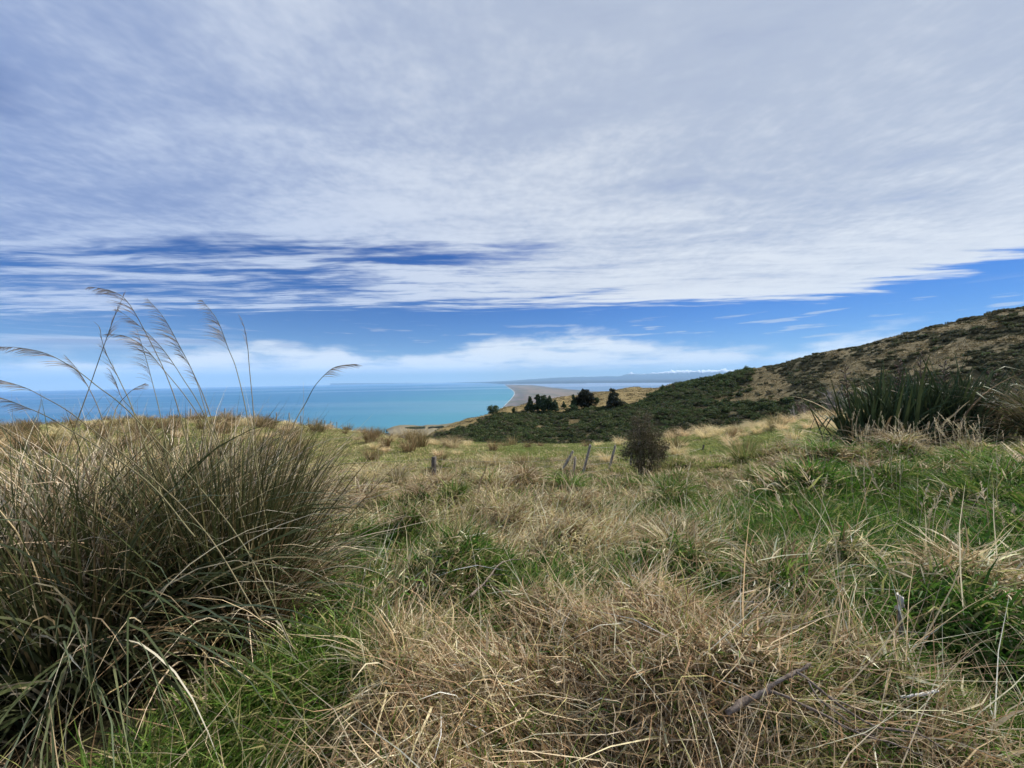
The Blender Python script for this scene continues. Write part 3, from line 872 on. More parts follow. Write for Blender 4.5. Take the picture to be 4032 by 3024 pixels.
# ------------------------------------------------------------------ grass close by: every blade its own ribbon
LEAN = R(125)                               # the long straw is laid over towards lower right
def near_grass(n, r0, r1, wk, seg):
    nc = n // 26                                     # blades grow and fall in wisps
    wx, wy = sector(nc, r0, r1, R(62))
    wi = rng.integers(0, nc, n)
    sp_ = rng.choice([0.03, 0.07, 0.14], n, p=[0.45, 0.35, 0.20]) * (0.8 + 0.12 * r1)
    x, y = wx[wi] + rng.normal(0, 1, n) * sp_, wy[wi] + rng.normal(0, 1, n) * sp_
    w_az, w_tone = rng.normal(0, 0.9, nc), np.clip(rng.normal(1.0, 0.22, nc), 0.5, 1.4)
    hollow = np.zeros(n)
    for (hx, hy, hr) in [(-2.45, 2.2, 0.8), (-1.9, 2.7, 0.6), (-3.2, 2.35, 0.8), (-2.0, 1.85, 0.55), (-2.7, 1.8, 0.6), (-1.75, 2.2, 0.4)]:
        hollow = np.maximum(hollow, np.exp(-(((x - hx) ** 2 + (y - hy) ** 2) / hr ** 2) ** 2))
    kp = rng.random(n) > hollow * 1.05
    x, y, wi = x[kp], y[kp], wi[kp]; n = len(x)
    b_az, b_tone = w_az[wi], w_tone[wi][:, None]
    g = greenness(x, y)
    isg = rng.random(n) < g * 0.97
    z = zg(x, y)
    th = fbm(x * 0.8, y * 0.8, 91, 2)
    parts = []
    # green blades: upright, soft bend
    k = isg
    m_ = int(k.sum())
    root = np.stack([x[k], y[k], z[k] - 0.02], -1)
    az_ = LEAN + 1.5 * b_az[k] + rng.normal(0, 0.7, m_)
    col = np.where(rng.random((m_, 1)) < 0.24, pick(OLIVE, m_), pick(GRASS, m_)) * b_tone[k]
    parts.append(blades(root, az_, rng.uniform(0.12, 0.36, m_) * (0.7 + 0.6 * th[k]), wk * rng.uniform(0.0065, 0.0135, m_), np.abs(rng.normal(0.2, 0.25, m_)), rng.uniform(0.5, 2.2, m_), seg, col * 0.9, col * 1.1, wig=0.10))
    # matted short straw, curls, and long laid-over stalks
    k = ~isg
    m_ = int(k.sum())
    swirl = LEAN + (fbm(x[k] * 1.1, y[k] * 1.1, 95, 2) - 0.5) * 6.0
    az_ = swirl + b_az[k] + rng.normal(0, 0.5, m_)
    kind_ = rng.random(m_)
    long_ = kind_ < 0.075
    curl = kind_ > 0.84
    mat_ = ~long_ & ~curl
    lift_ = np.where(mat_, 0.17 * rng.random(m_) ** 1.3, 0.10 * rng.random(m_) ** 2)
    root = np.stack([x[k], y[k], z[k] - 0.01 + lift_], -1)
    ln = np.where(long_, rng.uniform(0.30, 0.75, m_), np.where(curl, rng.uniform(0.08, 0.24, m_), rng.uniform(0.05, 0.20, m_)))
    wd = wk * np.where(long_, rng.uniform(0.0032, 0.0056, m_), rng.uniform(0.0036, 0.0082, m_))
    tl = np.where(long_, np.abs(rng.normal(0.95, 0.35, m_)), np.where(curl, np.abs(rng.normal(0.6, 0.45, m_)), np.clip(rng.normal(1.15, 0.42, m_), 0.1, 1.8)))
    bd_ = np.where(long_, rng.uniform(0.0, 0.6, m_), np.where(curl, rng.uniform(1.0, 4.0, m_), rng.normal(0.15, 0.45, m_)))
    olv = rng.random((m_, 1)) < 0.16
    col = np.clip(np.where(olv, pick(OLIVE * 1.3, m_), pick(STRAW * 1.12, m_, 0.25)) * b_tone[k], 0, 0.82)
    wd = np.where((rng.random(m_) < 0.10) & ~long_, wd * 1.9, wd)
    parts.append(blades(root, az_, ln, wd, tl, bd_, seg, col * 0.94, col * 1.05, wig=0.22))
    return merge(parts)
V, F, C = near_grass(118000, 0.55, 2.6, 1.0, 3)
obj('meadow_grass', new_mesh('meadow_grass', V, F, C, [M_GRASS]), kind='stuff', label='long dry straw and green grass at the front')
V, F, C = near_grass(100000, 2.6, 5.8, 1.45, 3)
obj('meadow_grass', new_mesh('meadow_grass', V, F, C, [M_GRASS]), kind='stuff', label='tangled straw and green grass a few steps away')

# ------------------------------------------------------------------ tufts scattered farther out
def tuft(n, rad, hmin, hmax, wmin, wmax, pal, tilt, bend, seg=4, lean=None, spread=2.0, wig=0.1):
    a = rng.uniform(0, 2 * math.pi, n); r_ = rad * np.sqrt(rng.random(n))
    root = np.stack([np.sin(a) * r_, np.cos(a) * r_, np.full(n, -0.03)], -1)
    az_ = a + rng.normal(0, 0.8, n) if lean is None else lean + rng.normal(0, spread, n)
    c = pick(pal, n)
    V, F, C = blades(root, az_, rng.uniform(hmin, hmax, n), rng.uniform(wmin, wmax, n), np.abs(rng.normal(tilt, 0.3, n)), rng.uniform(bend * 0.3, bend * 1.6, n), seg, c * 0.95, c * 1.05, wig=wig)
    return new_mesh('tuft', V, F, C, [M_TUFT])
dry_t = [tuft(30, 0.19, 0.12, 0.46, 0.012, 0.026, [np.concatenate([STRAW * 0.85, OLIVE, OLIVE]), np.concatenate([STRAW, OLIVE, BROWNG]), np.concatenate([STRAW[2:] * 0.85, BROWNG, BROWNG, OLIVE])][i % 3], 0.55, 1.7, wig=0.2) for i in range(6)] + [tuft(44, 0.24, 0.10, 0.28, 0.010, 0.020, np.concatenate([STRAW, BROWNG]), 1.15, 0.5, 3, wig=0.2) for _ in range(2)]
grn_t = [tuft(36, 0.18, 0.12, 0.36, 0.009, 0.018, np.concatenate([GRASS, GRASS, OLIVE]), 0.3, 1.2) for i in range(6)]
n = 14500
x, y = sector(n, 5.0, 17.5, R(58))
g = greenness(x, y) * (1 - 0.3 * sstep(np.hypot(x, y), 8, 14))
g = g * (1 - 0.12 * sstep(np.arctan2(x, y), R(30), R(40)))
isg = rng.random(n) < g
dens_ = fbm(x * 0.7, y * 0.7, 97, 2)
keep = rng.random(n) < 0.18 + 1.35 * dens_
fd = np.hypot(x, y); fu = CU + FPX * x / y
keep &= ~((fd > 9.8) & (fu > 540) & (fu < 670) & (rng.random(n) < 0.45))
x, y, isg, dens_ = x[keep], y[keep], isg[keep], dens_[keep]
n = len(x)
ids = np.where(isg, 8 + rng.integers(0, 6, n), rng.integers(0, 8, n))
s_ = rng.uniform(0.7, 1.25, n) * (0.45 + 1.05 * dens_) * (1 - 0.35 * sstep(np.hypot(x, y), 8.5, 13.5)) * (1 + 0.22 * sstep(np.arctan2(x, y), R(30), R(42)))
big_r = 1 + 0.25 * sstep(np.hypot(x, y), 8, 16)
scatter('rank_grass', np.stack([x, y, zg(x, y)], -1), np.stack([rng.normal(0, .12, n), rng.normal(0, .12, n), rng.uniform(0, 6.28, n)], -1), np.stack([s_ * big_r, s_ * big_r, s_ * rng.uniform(0.75, 1.1, n)], -1), ids, dry_t + grn_t,
        label='rank dry grass with green patches up to the fence')
# mops of dead grass hanging over the mounds
def mop(pal):
    n_ = 240
    a = rng.uniform(0, 2 * math.pi, n_); r_ = 0.16 * np.sqrt(rng.random(n_))
    root = np.stack([np.sin(a) * r_, np.cos(a) * r_, 0.05 * rng.random(n_)], -1)
    c = pick(pal, n_, 0.25)
    V, F, C = blades(root, a + rng.normal(0, 0.6, n_), rng.uniform(0.16, 0.42, n_), rng.uniform(0.005, 0.011, n_), np.abs(rng.normal(0.55, 0.35, n_)), rng.uniform(0.9, 2.3, n_), 5, c * 0.85, c * 1.1, wig=0.14)
    return new_mesh('mop', V, F, C, [M_TUFT])
mops = [mop(np.concatenate([STRAW * 0.9, BROWNG, BROWNG])), mop(np.concatenate([STRAW, BROWNG])), mop(np.concatenate([BROWNG, BROWNG * 0.8, STRAW * 0.8])), mop(np.concatenate([OLIVE, BROWNG, STRAW * 0.8])), mop(np.concatenate([OLIVE, GRASS * 1.1, GRASS, OLIVE * 0.8]))]
mm = np.array([m for m in MOUNDS if m[2] < 0.6 and math.hypot(m[0], m[1]) < 11.0 and not (-0.6 < m[0] / m[1] - 0.3 < 0.2 and m[1] > 8.5)])
m_right = sstep(np.arctan2(mm[:, 0], mm[:, 1]), R(28), R(38))
kp = rng.random(len(mm)) > 0.45 * m_right
mm, m_right = mm[kp], m_right[kp]
n = len(mm)
s_ = mm[:, 2] / 0.34 * rng.uniform(0.8, 1.15, n)
scatter('mound_grass', np.stack([mm[:, 0], mm[:, 1], zg(mm[:, 0], mm[:, 1]) - 0.03], -1), np.stack([rng.normal(0, .15, n), rng.normal(0, .15, n), rng.uniform(0, 6.28, n)], -1), np.stack([s_, s_, s_ * 0.85], -1), np.where(rng.random(n) < 0.15 + 0.45 * m_right, 4, rng.integers(0, 4, n)), mops,
        label='mops of dead grass hanging over low mounds')
# short turf of the paddock
PADG = np.array([(0.19, 0.235, 0.06), (0.25, 0.28, 0.085), (0.14, 0.195, 0.042), (0.32, 0.30, 0.12)])
PADD = np.array([(0.50, 0.41, 0.21), (0.42, 0.34, 0.165), (0.56, 0.48, 0.27), (0.36, 0.32, 0.14)])
turf_g = [tuft(55, 0.42, 0.05, 0.15, 0.014, 0.030, PADG, 0.4, 1.0, 3) for i in range(5)]
turf_d = [tuft(55, 0.42, 0.06, 0.20, 0.014, 0.030, PADD if i % 2 else np.concatenate([PADD, PADG]), 0.6, 1.0, 3) for i in range(5)]
n = 26000
r_ = 13 + (70 - 13) * rng.random(n) ** 1.35
a_ = rng.uniform(-R(57), R(57), n)
x, y = np.sin(a_) * r_, np.cos(a_) * r_
isg = rng.random(n) < paddock_green(x, y)
ids = np.where(isg, rng.integers(0, 5, n), 5 + rng.integers(0, 5, n))
s_ = rng.uniform(0.7, 1.3, n) * (1 + 0.5 * sstep(r_, 20, 60))
scatter('paddock_turf', np.stack([x, y, zg(x, y)], -1), np.stack([0 * x, 0 * x, rng.uniform(0, 6.28, n)], -1), np.stack([s_, s_, s_ * 0.9], -1), ids, turf_g + turf_d,
        label='short green and yellow turf of the paddock')

# ------------------------------------------------------------------ tussocks standing in the paddock (each one a thing)
TUSS = np.array([(0.62, 0.51, 0.31), (0.54, 0.43, 0.24), (0.68, 0.58, 0.37), (0.44, 0.33, 0.165), (0.58, 0.46, 0.26)])
TUSB = np.array([(0.20, 0.14, 0.07), (0.26, 0.185, 0.09), (0.15, 0.105, 0.05), (0.36, 0.28, 0.15), (0.10, 0.09, 0.04)])
TUSG = np.array([(0.10, 0.12, 0.035), (0.13, 0.145, 0.045), (0.17, 0.165, 0.06), (0.08, 0.10, 0.03), (0.28, 0.23, 0.11)])
def tussock(n, h, pal, lean, flop):
    a = rng.uniform(0, 2 * math.pi, n); r_ = 0.16 * h / 0.5 * np.sqrt(rng.random(n))
    root = np.stack([np.sin(a) * r_, np.cos(a) * r_, np.full(n, -0.04)], -1)
    az_ = a + rng.normal(0, 0.5, n)
    # all blades swept by the wind
    vx, vy = np.sin(az_) + lean * -0.9, np.cos(az_) - lean * 0.25
    az_ = np.arctan2(vx, vy)
    c = pick(pal, n, 0.22)
    V, F, C = blades(root, az_, h * rng.uniform(0.55, 1.25, n), rng.uniform(0.010, 0.020, n), np.abs(rng.normal(0.25, 0.22, n)), flop * rng.uniform(0.5, 1.5, n), 5, c * 0.9, c * 1.12, wig=0.05)
    return new_mesh('tussock', V, F, C, [M_TUFT])
tus_pale = [tussock(210, 0.95, TUSS * 1.1, 0.22, 1.9) for _ in range(5)]
tus_brown = [tussock(200, 0.85, TUSB, 0.12, 0.8) for _ in range(5)]
tus_green = [tussock(170, 0.80, TUSG, 0.2, 0.7) for _ in range(2)]
cand = []
n = 9000
u = rng.uniform(-40, 880, n); rr0 = 13.5 + 50 * rng.random(n) ** 0.8
aa = np.arctan((u - CU) / FPX)
x, y = np.sin(aa) * rr0, np.cos(aa) * rr0
brow = np.interp(aa, TAZ, rc)
fr = rr0 / brow
near_brow = np.exp(-((fr - 0.97) / 0.16) ** 2)
pr = 0.22 + 0.30 * near_brow
pr = pr + 0.5 * sstep(u, 655, 720) * sstep(fr, 0.42, 0.55)            # the pale tussock slope towards the flax
pr = pr + 0.22 * sstep(u, 520, 420) * sstep(fr, 0.35, 0.5)
pr = pr * (1 - 0.85 * np.exp(-((u - 560) / 75) ** 2) * (fr < 0.86))
ok = (rng.random(n) < pr) & (fr < 1.05)
sel = np.nonzero(ok)[0]
taken = []
for i in sel:
    if len(taken) >= 520: break
    p = np.array([x[i], y[i]])
    md = 0.45 + 0.010 * rr0[i]
    if all((p[0] - q[0]) ** 2 + (p[1] - q[1]) ** 2 > md * md for q in taken):
        taken.append((p[0], p[1], u[i], fr[i]))
tx = np.array([t_[0] for t_ in taken]); ty = np.array([t_[1] for t_ in taken]); tz = zg(tx, ty)
n_p = n_b = 0
for i, (px_, py_, uu, ff) in enumerate(taken):
    pale = rng.random() < (0.9 if uu > 560 else 0.45)
    if pale and n_p < 290:
        o = obj('pale_tussock', tus_pale[i % 5], label='pale straw tussock bent by wind in the grazed paddock', category='tussock', group='pale tussocks in the paddock'); n_p += 1
    else:
        o = obj('brown_tussock', tus_brown[i % 5], label='brown upright tussock in the grazed paddock', category='tussock', group='brown tussocks in the paddock'); n_b += 1
    o.location = (px_, py_, float(tz[i]))
    s0 = random.uniform(0.36, 0.88) * (0.85 if pale else 1.15) * (0.72 if uu < 345 and ff > 0.8 else 1.0 if ff > 0.85 else 1.35)
    o.scale = (s0 * 0.95, s0 * 0.95, s0 * random.uniform(0.95, 1.25))
    o.rotation_euler = (0, 0, random.uniform(-0.5, 0.5))
for (uu, vv, s0, lab) in [(337, 421, 1.25, 'dark green rush clump on the brow by the last far fence posts'), (352, 424, 0.9, 'smaller dark green rush clump on the paddock brow, beside pale tussocks'),
                          (745, 462, 1.15, 'small dark green rush clump below the flax on the bank'), (533, 444, 1.0, 'large olive brown tussock alone in the green of the paddock')]:
    p = hit(uu, vv, 5.0)
    o = obj('rush_clump', tus_green[0 if s0 > 1 else 1], loc=p, label=lab, category='rush clump')
    o.scale = (s0, s0, s0 * 0.9)

# ------------------------------------------------------------------ scrub and bush on the far hill
BUSHC = 1.7 * np.array([(0.036, 0.052, 0.020), (0.046, 0.064, 0.024), (0.030, 0.042, 0.018), (0.060, 0.074, 0.028), (0.052, 0.052, 0.026)])
SCRUBC = 1.75 * np.array([(0.060, 0.058, 0.034), (0.048, 0.050, 0.028), (0.078, 0.070, 0.044), (0.038, 0.044, 0.022)])
def shrub_mesh(nl, pal, lobes=6, tall=0.9, size=0.16):
    c = np.stack([rng.normal(0, 0.42, lobes), rng.normal(0, 0.42, lobes), rng.uniform(0.2, 0.62, lobes) * tall], -1)
    r_ = rng.uniform(0.30, 0.55, lobes)
    V, F, C = leaf_cloud(c, np.stack([r_, r_, r_ * 0.9 * tall], 1), nl, size, pal, 0.6)
    return new_mesh('shrub', V, F, C, [M_LEAF])
bush_src = [shrub_mesh(230, BUSHC, 7, 1.0) for _ in range(6)] + [shrub_mesh(210, SCRUBC, 6, 0.8) for _ in range(4)] + [shrub_mesh(240, BUSHC[:3], 8, 1.7) for _ in range(2)]
n = 30000
uu = rng.uniform(392, 1060, n)
aa = np.arctan((uu - CU) / FPX)
rr1 = np.sqrt(112 ** 2 + (480 ** 2 - 112 ** 2) * rng.random(n))
rmax = np.interp(aa, TAZ, rr)
x, y = np.sin(aa) * rr1, np.cos(aa) * rr1
z = zg(x, y)
p_, su_, sv_ = scrub(x, y, z)
keep = (rng.random(n) < p_) & (rr1 < rmax * 1.04)
x, y, z, su_, sv_, p_, rr1 = [q[keep] for q in (x, y, z, su_, sv_, p_, rr1)]
dense = (su_ < 752) | (sv_ > 400)
size = np.where(dense, rng.uniform(1.3, 2.6, len(x)), rng.uniform(0.6, 2.1, len(x)))
thin = rng.random(len(x)) < np.where(dense, 0.85, 0.62)
x, y, z, su_, sv_, size, dense, rr1 = [q[thin] for q in (x, y, z, su_, sv_, size, dense, rr1)]
# on the open hillside the shrubs that show largest are things of their own
openh = np.nonzero(~dense & (su_ < 1024))[0]
order = openh[np.argsort(-(size[openh] / rr1[openh]))][:280]
single = np.zeros(len(x), bool); single[order] = True
shrub_src = [shrub_mesh(260, SCRUBC if i % 3 else np.concatenate([SCRUBC, BUSHC]), 6, 0.85) for i in range(6)]
for i in order:
    o = obj('hillside_shrub', shrub_src[int(i) % 6], loc=(x[i], y[i], z[i] - 0.15 * size[i]), label='low dark rounded shrub on the open dry grass hillside', category='shrub', group='shrubs on the open hillside')
    s0 = float(size[i])
    o.scale = (s0 * random.uniform(0.9, 1.5), s0 * random.uniform(0.9, 1.3), s0 * random.uniform(0.75, 1.1)); o.rotation_euler = (0, 0, random.uniform(0, 6.28))
k = ~single
m_ = int(k.sum())
ridge_bonus = (su_[k] > 640) & (su_[k] < 770) & (sv_[k] < np.interp(su_[k], BL_U, BL_V) + 6)
ids = np.where(dense[k], np.where(rng.random(m_) < 0.75, rng.integers(0, 6, m_), rng.integers(6, 10, m_)), rng.integers(6, 10, m_))
ids = np.where(rng.random(m_) < np.where(ridge_bonus, 0.35, 0.03) * dense[k], 10 + rng.integers(0, 2, m_), ids)
s3 = np.stack([size[k] * rng.uniform(0.9, 1.3, m_), size[k] * rng.uniform(0.9, 1.3, m_), size[k] * rng.uniform(0.8, 1.2, m_)], -1)
scatter('bush_vegetation', np.stack([x[k], y[k], z[k] - 0.15 * size[k]], -1), np.stack([0 * x[k], 0 * x[k], rng.uniform(0, 6.28, m_)], -1), s3, ids, bush_src, label='dense dark green bush covering the valley slope')
# coarse grass on the open parts of the hill
M_HILLTUFT = leaf_mat('hill_grass_tufts', 0.2, 0.7, 0.1, 0.5)
hg = [tuft(26, 0.9, 0.25, 0.7, 0.09, 0.2, 0.8 * np.array([(0.32, 0.25, 0.13), (0.24, 0.19, 0.09), (0.40, 0.32, 0.18), (0.13, 0.115, 0.055), (0.09, 0.085, 0.04)]), 0.6, 1.2, 2) for _ in range(4)]
n = 26000
uu = rng.uniform(440, 1060, n); aa = np.arctan((uu - CU) / FPX)
rr1 = np.sqrt(112 ** 2 + (470 ** 2 - 112 ** 2) * rng.random(n))
x, y = np.sin(aa) * rr1, np.cos(aa) * rr1; z = zg(x, y)
p_, _, _ = scrub(x, y, z)
k = (p_ < 0.3) & (rr1 < np.interp(aa, TAZ, rr) * 1.02)
x, y, z = x[k], y[k], z[k]; m_ = len(x)
for me_ in hg:
    me_.materials[0] = M_HILLTUFT
s_ = rng.uniform(0.7, 2.0, m_)
scatter('hill_grass', np.stack([x, y, z], -1), np.stack([0 * x, 0 * x, rng.uniform(0, 6.28, m_)], -1), np.stack([s_, s_, s_ * 0.8], -1), rng.integers(0, 4, m_), hg, label='coarse dry grass on the open hillside')

# ------------------------------------------------------------------ trees on the far slope
CON = 2.8 * np.array([(0.020, 0.031, 0.015), (0.026, 0.040, 0.019), (0.017, 0.025, 0.013), (0.034, 0.046, 0.022)])
GREYC = np.array([(0.050, 0.058, 0.036), (0.036, 0.046, 0.026), (0.066, 0.068, 0.048), (0.028, 0.036, 0.02)])
def hill_tree(u, v_base, v_top, half_px, kind, name, label, cat='tree', pal=CON, lean=0.0):
    p = hit(u, v_base, 115.0)
    r_ = math.hypot(p[0], p[1])
    top = at_r(float(u), float(v_top), r_)
    h = top[2] - p[2]
    wr = half_px / FPX * p[1] * 1.15
    t = empty(name, (p[0], p[1], p[2] - 0.3), label=label, category=cat)
    path = [np.array([0, 0, 0]), np.array([0.02 * h, 0.01 * h, 0.4 * h]), np.array([lean * h * 0.6, 0, 0.75 * h]), np.array([lean * h, 0, 0.96 * h])]
    tv, tf = tube(path, [0.045 * h, 0.036 * h, 0.02 * h, 0.006 * h], 7)
    lobes, rad = [], []
    limbs = [(tv, tf, (0.1, 0.085, 0.07))]
    nl = 15 if kind != 'round' else 9
    for k in range(nl):
        f = (k + 0.5) / nl
        zc_ = h * (0.16 + 0.80 * f)
        if kind == 'pine':
            wid = wr * (1.15 - 0.95 * f) * random.uniform(0.7, 1.15)
        elif kind == 'dense':
            wid = wr * math.sqrt(max(0.05, 1 - ((f - 0.42) / 0.62) ** 2)) * random.uniform(0.8, 1.1)
        elif kind == 'flag':
            wid = wr * ((1.05 - 0.55 * f) if f < 0.7 else 0.32) * random.uniform(0.75, 1.1)
        else:
            wid = wr * math.sqrt(max(0.1, 1 - ((f - 0.5) / 0.6) ** 2))
        for q in range(3):
            a = random.uniform(0, 6.28)
            d = wid * random.uniform(0.35, 0.75)
            c = np.array([math.sin(a) * d + lean * h * f, math.cos(a) * d, zc_ + random.uniform(-0.05, 0.05) * h])
            if kind == 'flag' and f > 0.7:
                c[0] -= wr * 0.25
            rr_ = wid * random.uniform(0.28, 0.5) + 0.02 * h
            lobes.append(c); rad.append((rr_, rr_, rr_ * random.uniform(0.5, 0.8)))
            if q == 0:
                lv, lf = tube([np.array([lean * h * f * 0.7, 0, zc_ * 0.88]), (c + np.array([0, 0, zc_ * 0.88])) / 2, c], [0.012 * h, 0.008 * h, 0.003 * h], 5)
                limbs.append((lv, lf, (0.1, 0.085, 0.07)))
    V, F, C = merge(limbs)
    obj('trunk', new_mesh('trunk', V, F, C, [M_BARK]), t)
    V, F, C = leaf_cloud(np.array(lobes), np.array(rad), int(1500 + 110 * h), 0.040 * h, pal, 0.8)
    obj('crown', new_mesh('crown', V, F, C, [M_LEAF]), t)
    return t
hill_tree(493, 415, 404.8, 5.4, 'dense', 'macrocarpa_tree', 'lone dark wind-shaped tree at the left end of the bush ridge, against the sea')
hill_tree(513.7, 413, 407.0, 2.6, 'pine', 'small_conifer', 'small dark conifer between the lone ridge tree and the pine grove')
hill_tree(530.5, 412, 396.2, 4.4, 'pine', 'pine_tree', 'leftmost dark pine of the grove on the bush ridge')
hill_tree(538, 412, 393.2, 5.4, 'pine', 'pine_tree', 'tallest dark pine in the grove on the bush ridge')
hill_tree(544, 412, 394.9, 4.6, 'dense', 'pine_tree', 'broad dark pine in the middle of the grove')
hill_tree(550, 412, 395.2, 4.4, 'pine', 'pine_tree', 'pointed dark pine, second from the right in the grove')
hill_tree(555.5, 412, 399.4, 3.8, 'pine', 'pine_tree', 'shorter dark pine at the right end of the grove')
hill_tree(563.7, 408.5, 400.6, 2.2, 'pine', 'small_conifer', 'small ragged conifer on the yellow slope right of the pine grove')
hill_tree(574.3, 410.5, 393.8, 3.2, 'flag', 'ragged_conifer', 'thin ragged conifer against the left side of the large round-topped tree')
hill_tree(585, 409, 389.0, 8.0, 'dense', 'macrocarpa_tree', 'large dense round-topped tree standing in front of the spit', pal=GREYC * 0.75)
hill_tree(595.8, 404.5, 396.8, 3.6, 'round', 'round_bush', 'low round dark bush against the right side of the round-topped tree', 'bush')
hill_tree(573, 413, 404.5, 4.2, 'round', 'round_bush', 'low dark bush below the thin ragged conifer', 'bush')
hill_tree(614.5, 407, 388.0, 7.6, 'flag', 'windswept_conifer', 'grey-green conifer with wind-flagged top, rightmost tree before the bush hill', pal=GREYC)
# shelter belts on the far coastal land
def far_belt(u0, u1, v0, v1, label):
    pa, pb = at_r(float(u0), float(v0), 2985.0), at_r(float(u1), float(v1), 2985.0)
    nb = 60
    c = pa[None] * (1 - np.linspace(0, 1, nb)[:, None]) + pb[None] * np.linspace(0, 1, nb)[:, None]
    c = c + rng.normal(0, 3, c.shape) * np.array([1, 1, 0.3])
    r_ = rng.uniform(8, 13, nb)
    V, F, C = leaf_cloud(c, np.stack([r_, r_, r_ * 0.9], 1), 2200, 2.6, CON)
    obj('shelterbelt_foliage', new_mesh('shelterbelt_foliage', V, F, C, [M_LEAF]), kind='stuff', label=label)
far_belt(406, 424, 428.3, 427.6, 'dark shelter belt of trees on the far coast')
far_belt(429, 443, 428.2, 427.0, 'dark block of trees below the scrub ridge on the coast')

# ------------------------------------------------------------------ bare shrubs beyond the paddock brow
def bare_shrub(name, label, pos, h, wdt, color, n_stem=9, n_twig=260, upright=0.5):
    t = empty(name, pos, label=label, category='shrub')
    tips = []
    for k in range(n_stem):
        a = random.uniform(0, 6.28); d = wdt * random.uniform(0.2, 0.8)
        q = np.array([math.sin(a) * d, math.cos(a) * d, h * random.uniform(0.55, 0.95)])
        path = [np.zeros(3), q * np.array([0.3, 0.3, 0.45]) + rng.normal(0, 0.04 * h, 3), q]
        v, f = tube(path, [0.022 * h, 0.014 * h, 0.005 * h], 5)
        obj('stem', new_mesh('stem', v, f, np.broadcast_to(np.array(color), (len(v), 3)), [M_TWIG]), t)
        tips.append(path)
    roots, az_, tl = [], [], []
    for k in range(n_twig):
        p = tips[random.randrange(len(tips))]
        f = random.uniform(0.25, 1.0)
        q = p[1] * (1 - f) + p[2] * f if f > 0.3 else p[1] * f / 0.3
        roots.append(q); az_.append(math.atan2(q[0], q[1]) + random.gauss(0, 1.0)); tl.append(abs(random.gauss(upright, 0.4)))
    c = np.array(color)[None] * (0.8 + 0.5 * rng.random((n_twig, 1)))
    V, F, C = blades(np.array(roots), np.array(az_), h * rng.uniform(0.12, 0.34, n_twig), 0.012 * h, np.array(tl), rng.uniform(-0.4, 0.5, n_twig), 3, c, c, wig=0.2)
    obj('twigs', new_mesh('twigs', V, F, C, [M_TWIG]), t, kind='stuff')
    return t
def on_ground(u, r_, dz=0.0):
    a = math.atan((u - CU) / FPX); x_, y_ = math.sin(a) * r_, math.cos(a) * r_
    return np.array([x_, y_, float(zg(x_, y_)) + dz])
def shrub_at(name, label, u, r_, v_top, half_px, color, **kw):
    p = on_ground(u, r_)
    h = at_r(float(u), float(v_top), r_)[2] - p[2]
    bare_shrub(name, label, p, h, half_px / FPX * p[1], color, **kw)
shrub_at('bare_shrub', 'pale grey leafless round shrub at the left edge of the flax', 836, 74.0, 389.5, 8.5, (0.26, 0.23, 0.215), n_stem=14, n_twig=420)
shrub_at('leafless_shrub', 'reddish brown leafless shrub beyond the paddock brow, left of the flax', 806, 66.0, 403.5, 12, (0.17, 0.115, 0.095), n_stem=14, n_twig=420, upright=0.4)
shrub_at('dead_sapling', 'pale dead sapling on the brow, left one of the two below the hillside', 793.5, 62.0, 403.5, 1.6, (0.42, 0.36, 0.32), n_stem=3, n_twig=40, upright=0.3)
shrub_at('dead_sapling', 'pale dead sapling on the brow, nearer the flax of the two', 804, 62.0, 405.5, 1.6, (0.42, 0.36, 0.32), n_stem=3, n_twig=40, upright=0.3)

# ------------------------------------------------------------------ fences
def fence_post(parent, base, top, w, d, mat, name='post', split=True):
    """a split, weathered post standing from base to top"""
    base, top = np.array(base, float), np.array(top, float)
    ax_ = top - base; L_ = np.linalg.norm(ax_); ax_ /= L_
    s1 = np.array([1.0, 0.15, 0]); s1 -= ax_ * (s1 @ ax_); s1 /= np.linalg.norm(s1)
    s2 = np.cross(ax_, s1)
    rows = []
    for k, f in enumerate([0, 0.25, 0.5, 0.75, 0.97, 1.0]):
        c = base + ax_ * L_ * f + rng.normal(0, 0.004, 3)
        wv = (1 - 0.12 * f) * (0.86 if f == 1.0 else 1.0)
        ring = []
        for j, a in enumerate(np.linspace(0, 2 * math.pi, 9)[:-1]):
            q = 1.0 if j % 2 else 0.84
            ring.append(c + wv * q * (s1 * w * math.cos(a + 0.39) + s2 * d * math.sin(a + 0.39)) + rng.normal(0, 0.003, 3) + (ax_ * rng.normal(0, 0.012) if f == 1.0 else 0))
        rows.append(ring)
    V = np.array(rows).reshape(-1, 3)
    F = [(k * 8 + j, k * 8 + (j + 1) % 8, (k + 1) * 8 + (j + 1) % 8, (k + 1) * 8 + j) for k in range(5) for j in range(8)]
    V = np.concatenate([V, [V[40:48].mean(0)]])
    F3 = [(48, 40 + j, 40 + (j + 1) % 8) for j in range(8)]
    loc = np.array(parent.location)
    me = new_mesh('post', V - loc, [np.array(F), np.array(F3)], None, [mat], smooth=False)
    return obj(name, me, parent)
def wire(parent, pts, rad=0.003, sag=0.03):
    loc = np.array(parent.location)
    out = []
    for a, b_ in zip(pts[:-1], pts[1:]):
        for f in np.linspace(0, 1, 7)[:-1]:
            q = a * (1 - f) + b_ * f
            out.append(q - np.array([0, 0, sag * 4 * f * (1 - f)]))
    out.append(pts[-1])
    v, f = tube(np.array(out) - loc, rad, 4, cap=False)
    obj('wire', new_mesh('wire', v, f, None, [M_WIRE]), parent)
def fwd(u, v, Y):
    d = ray(float(u), float(v)); return d * (Y / d[1])
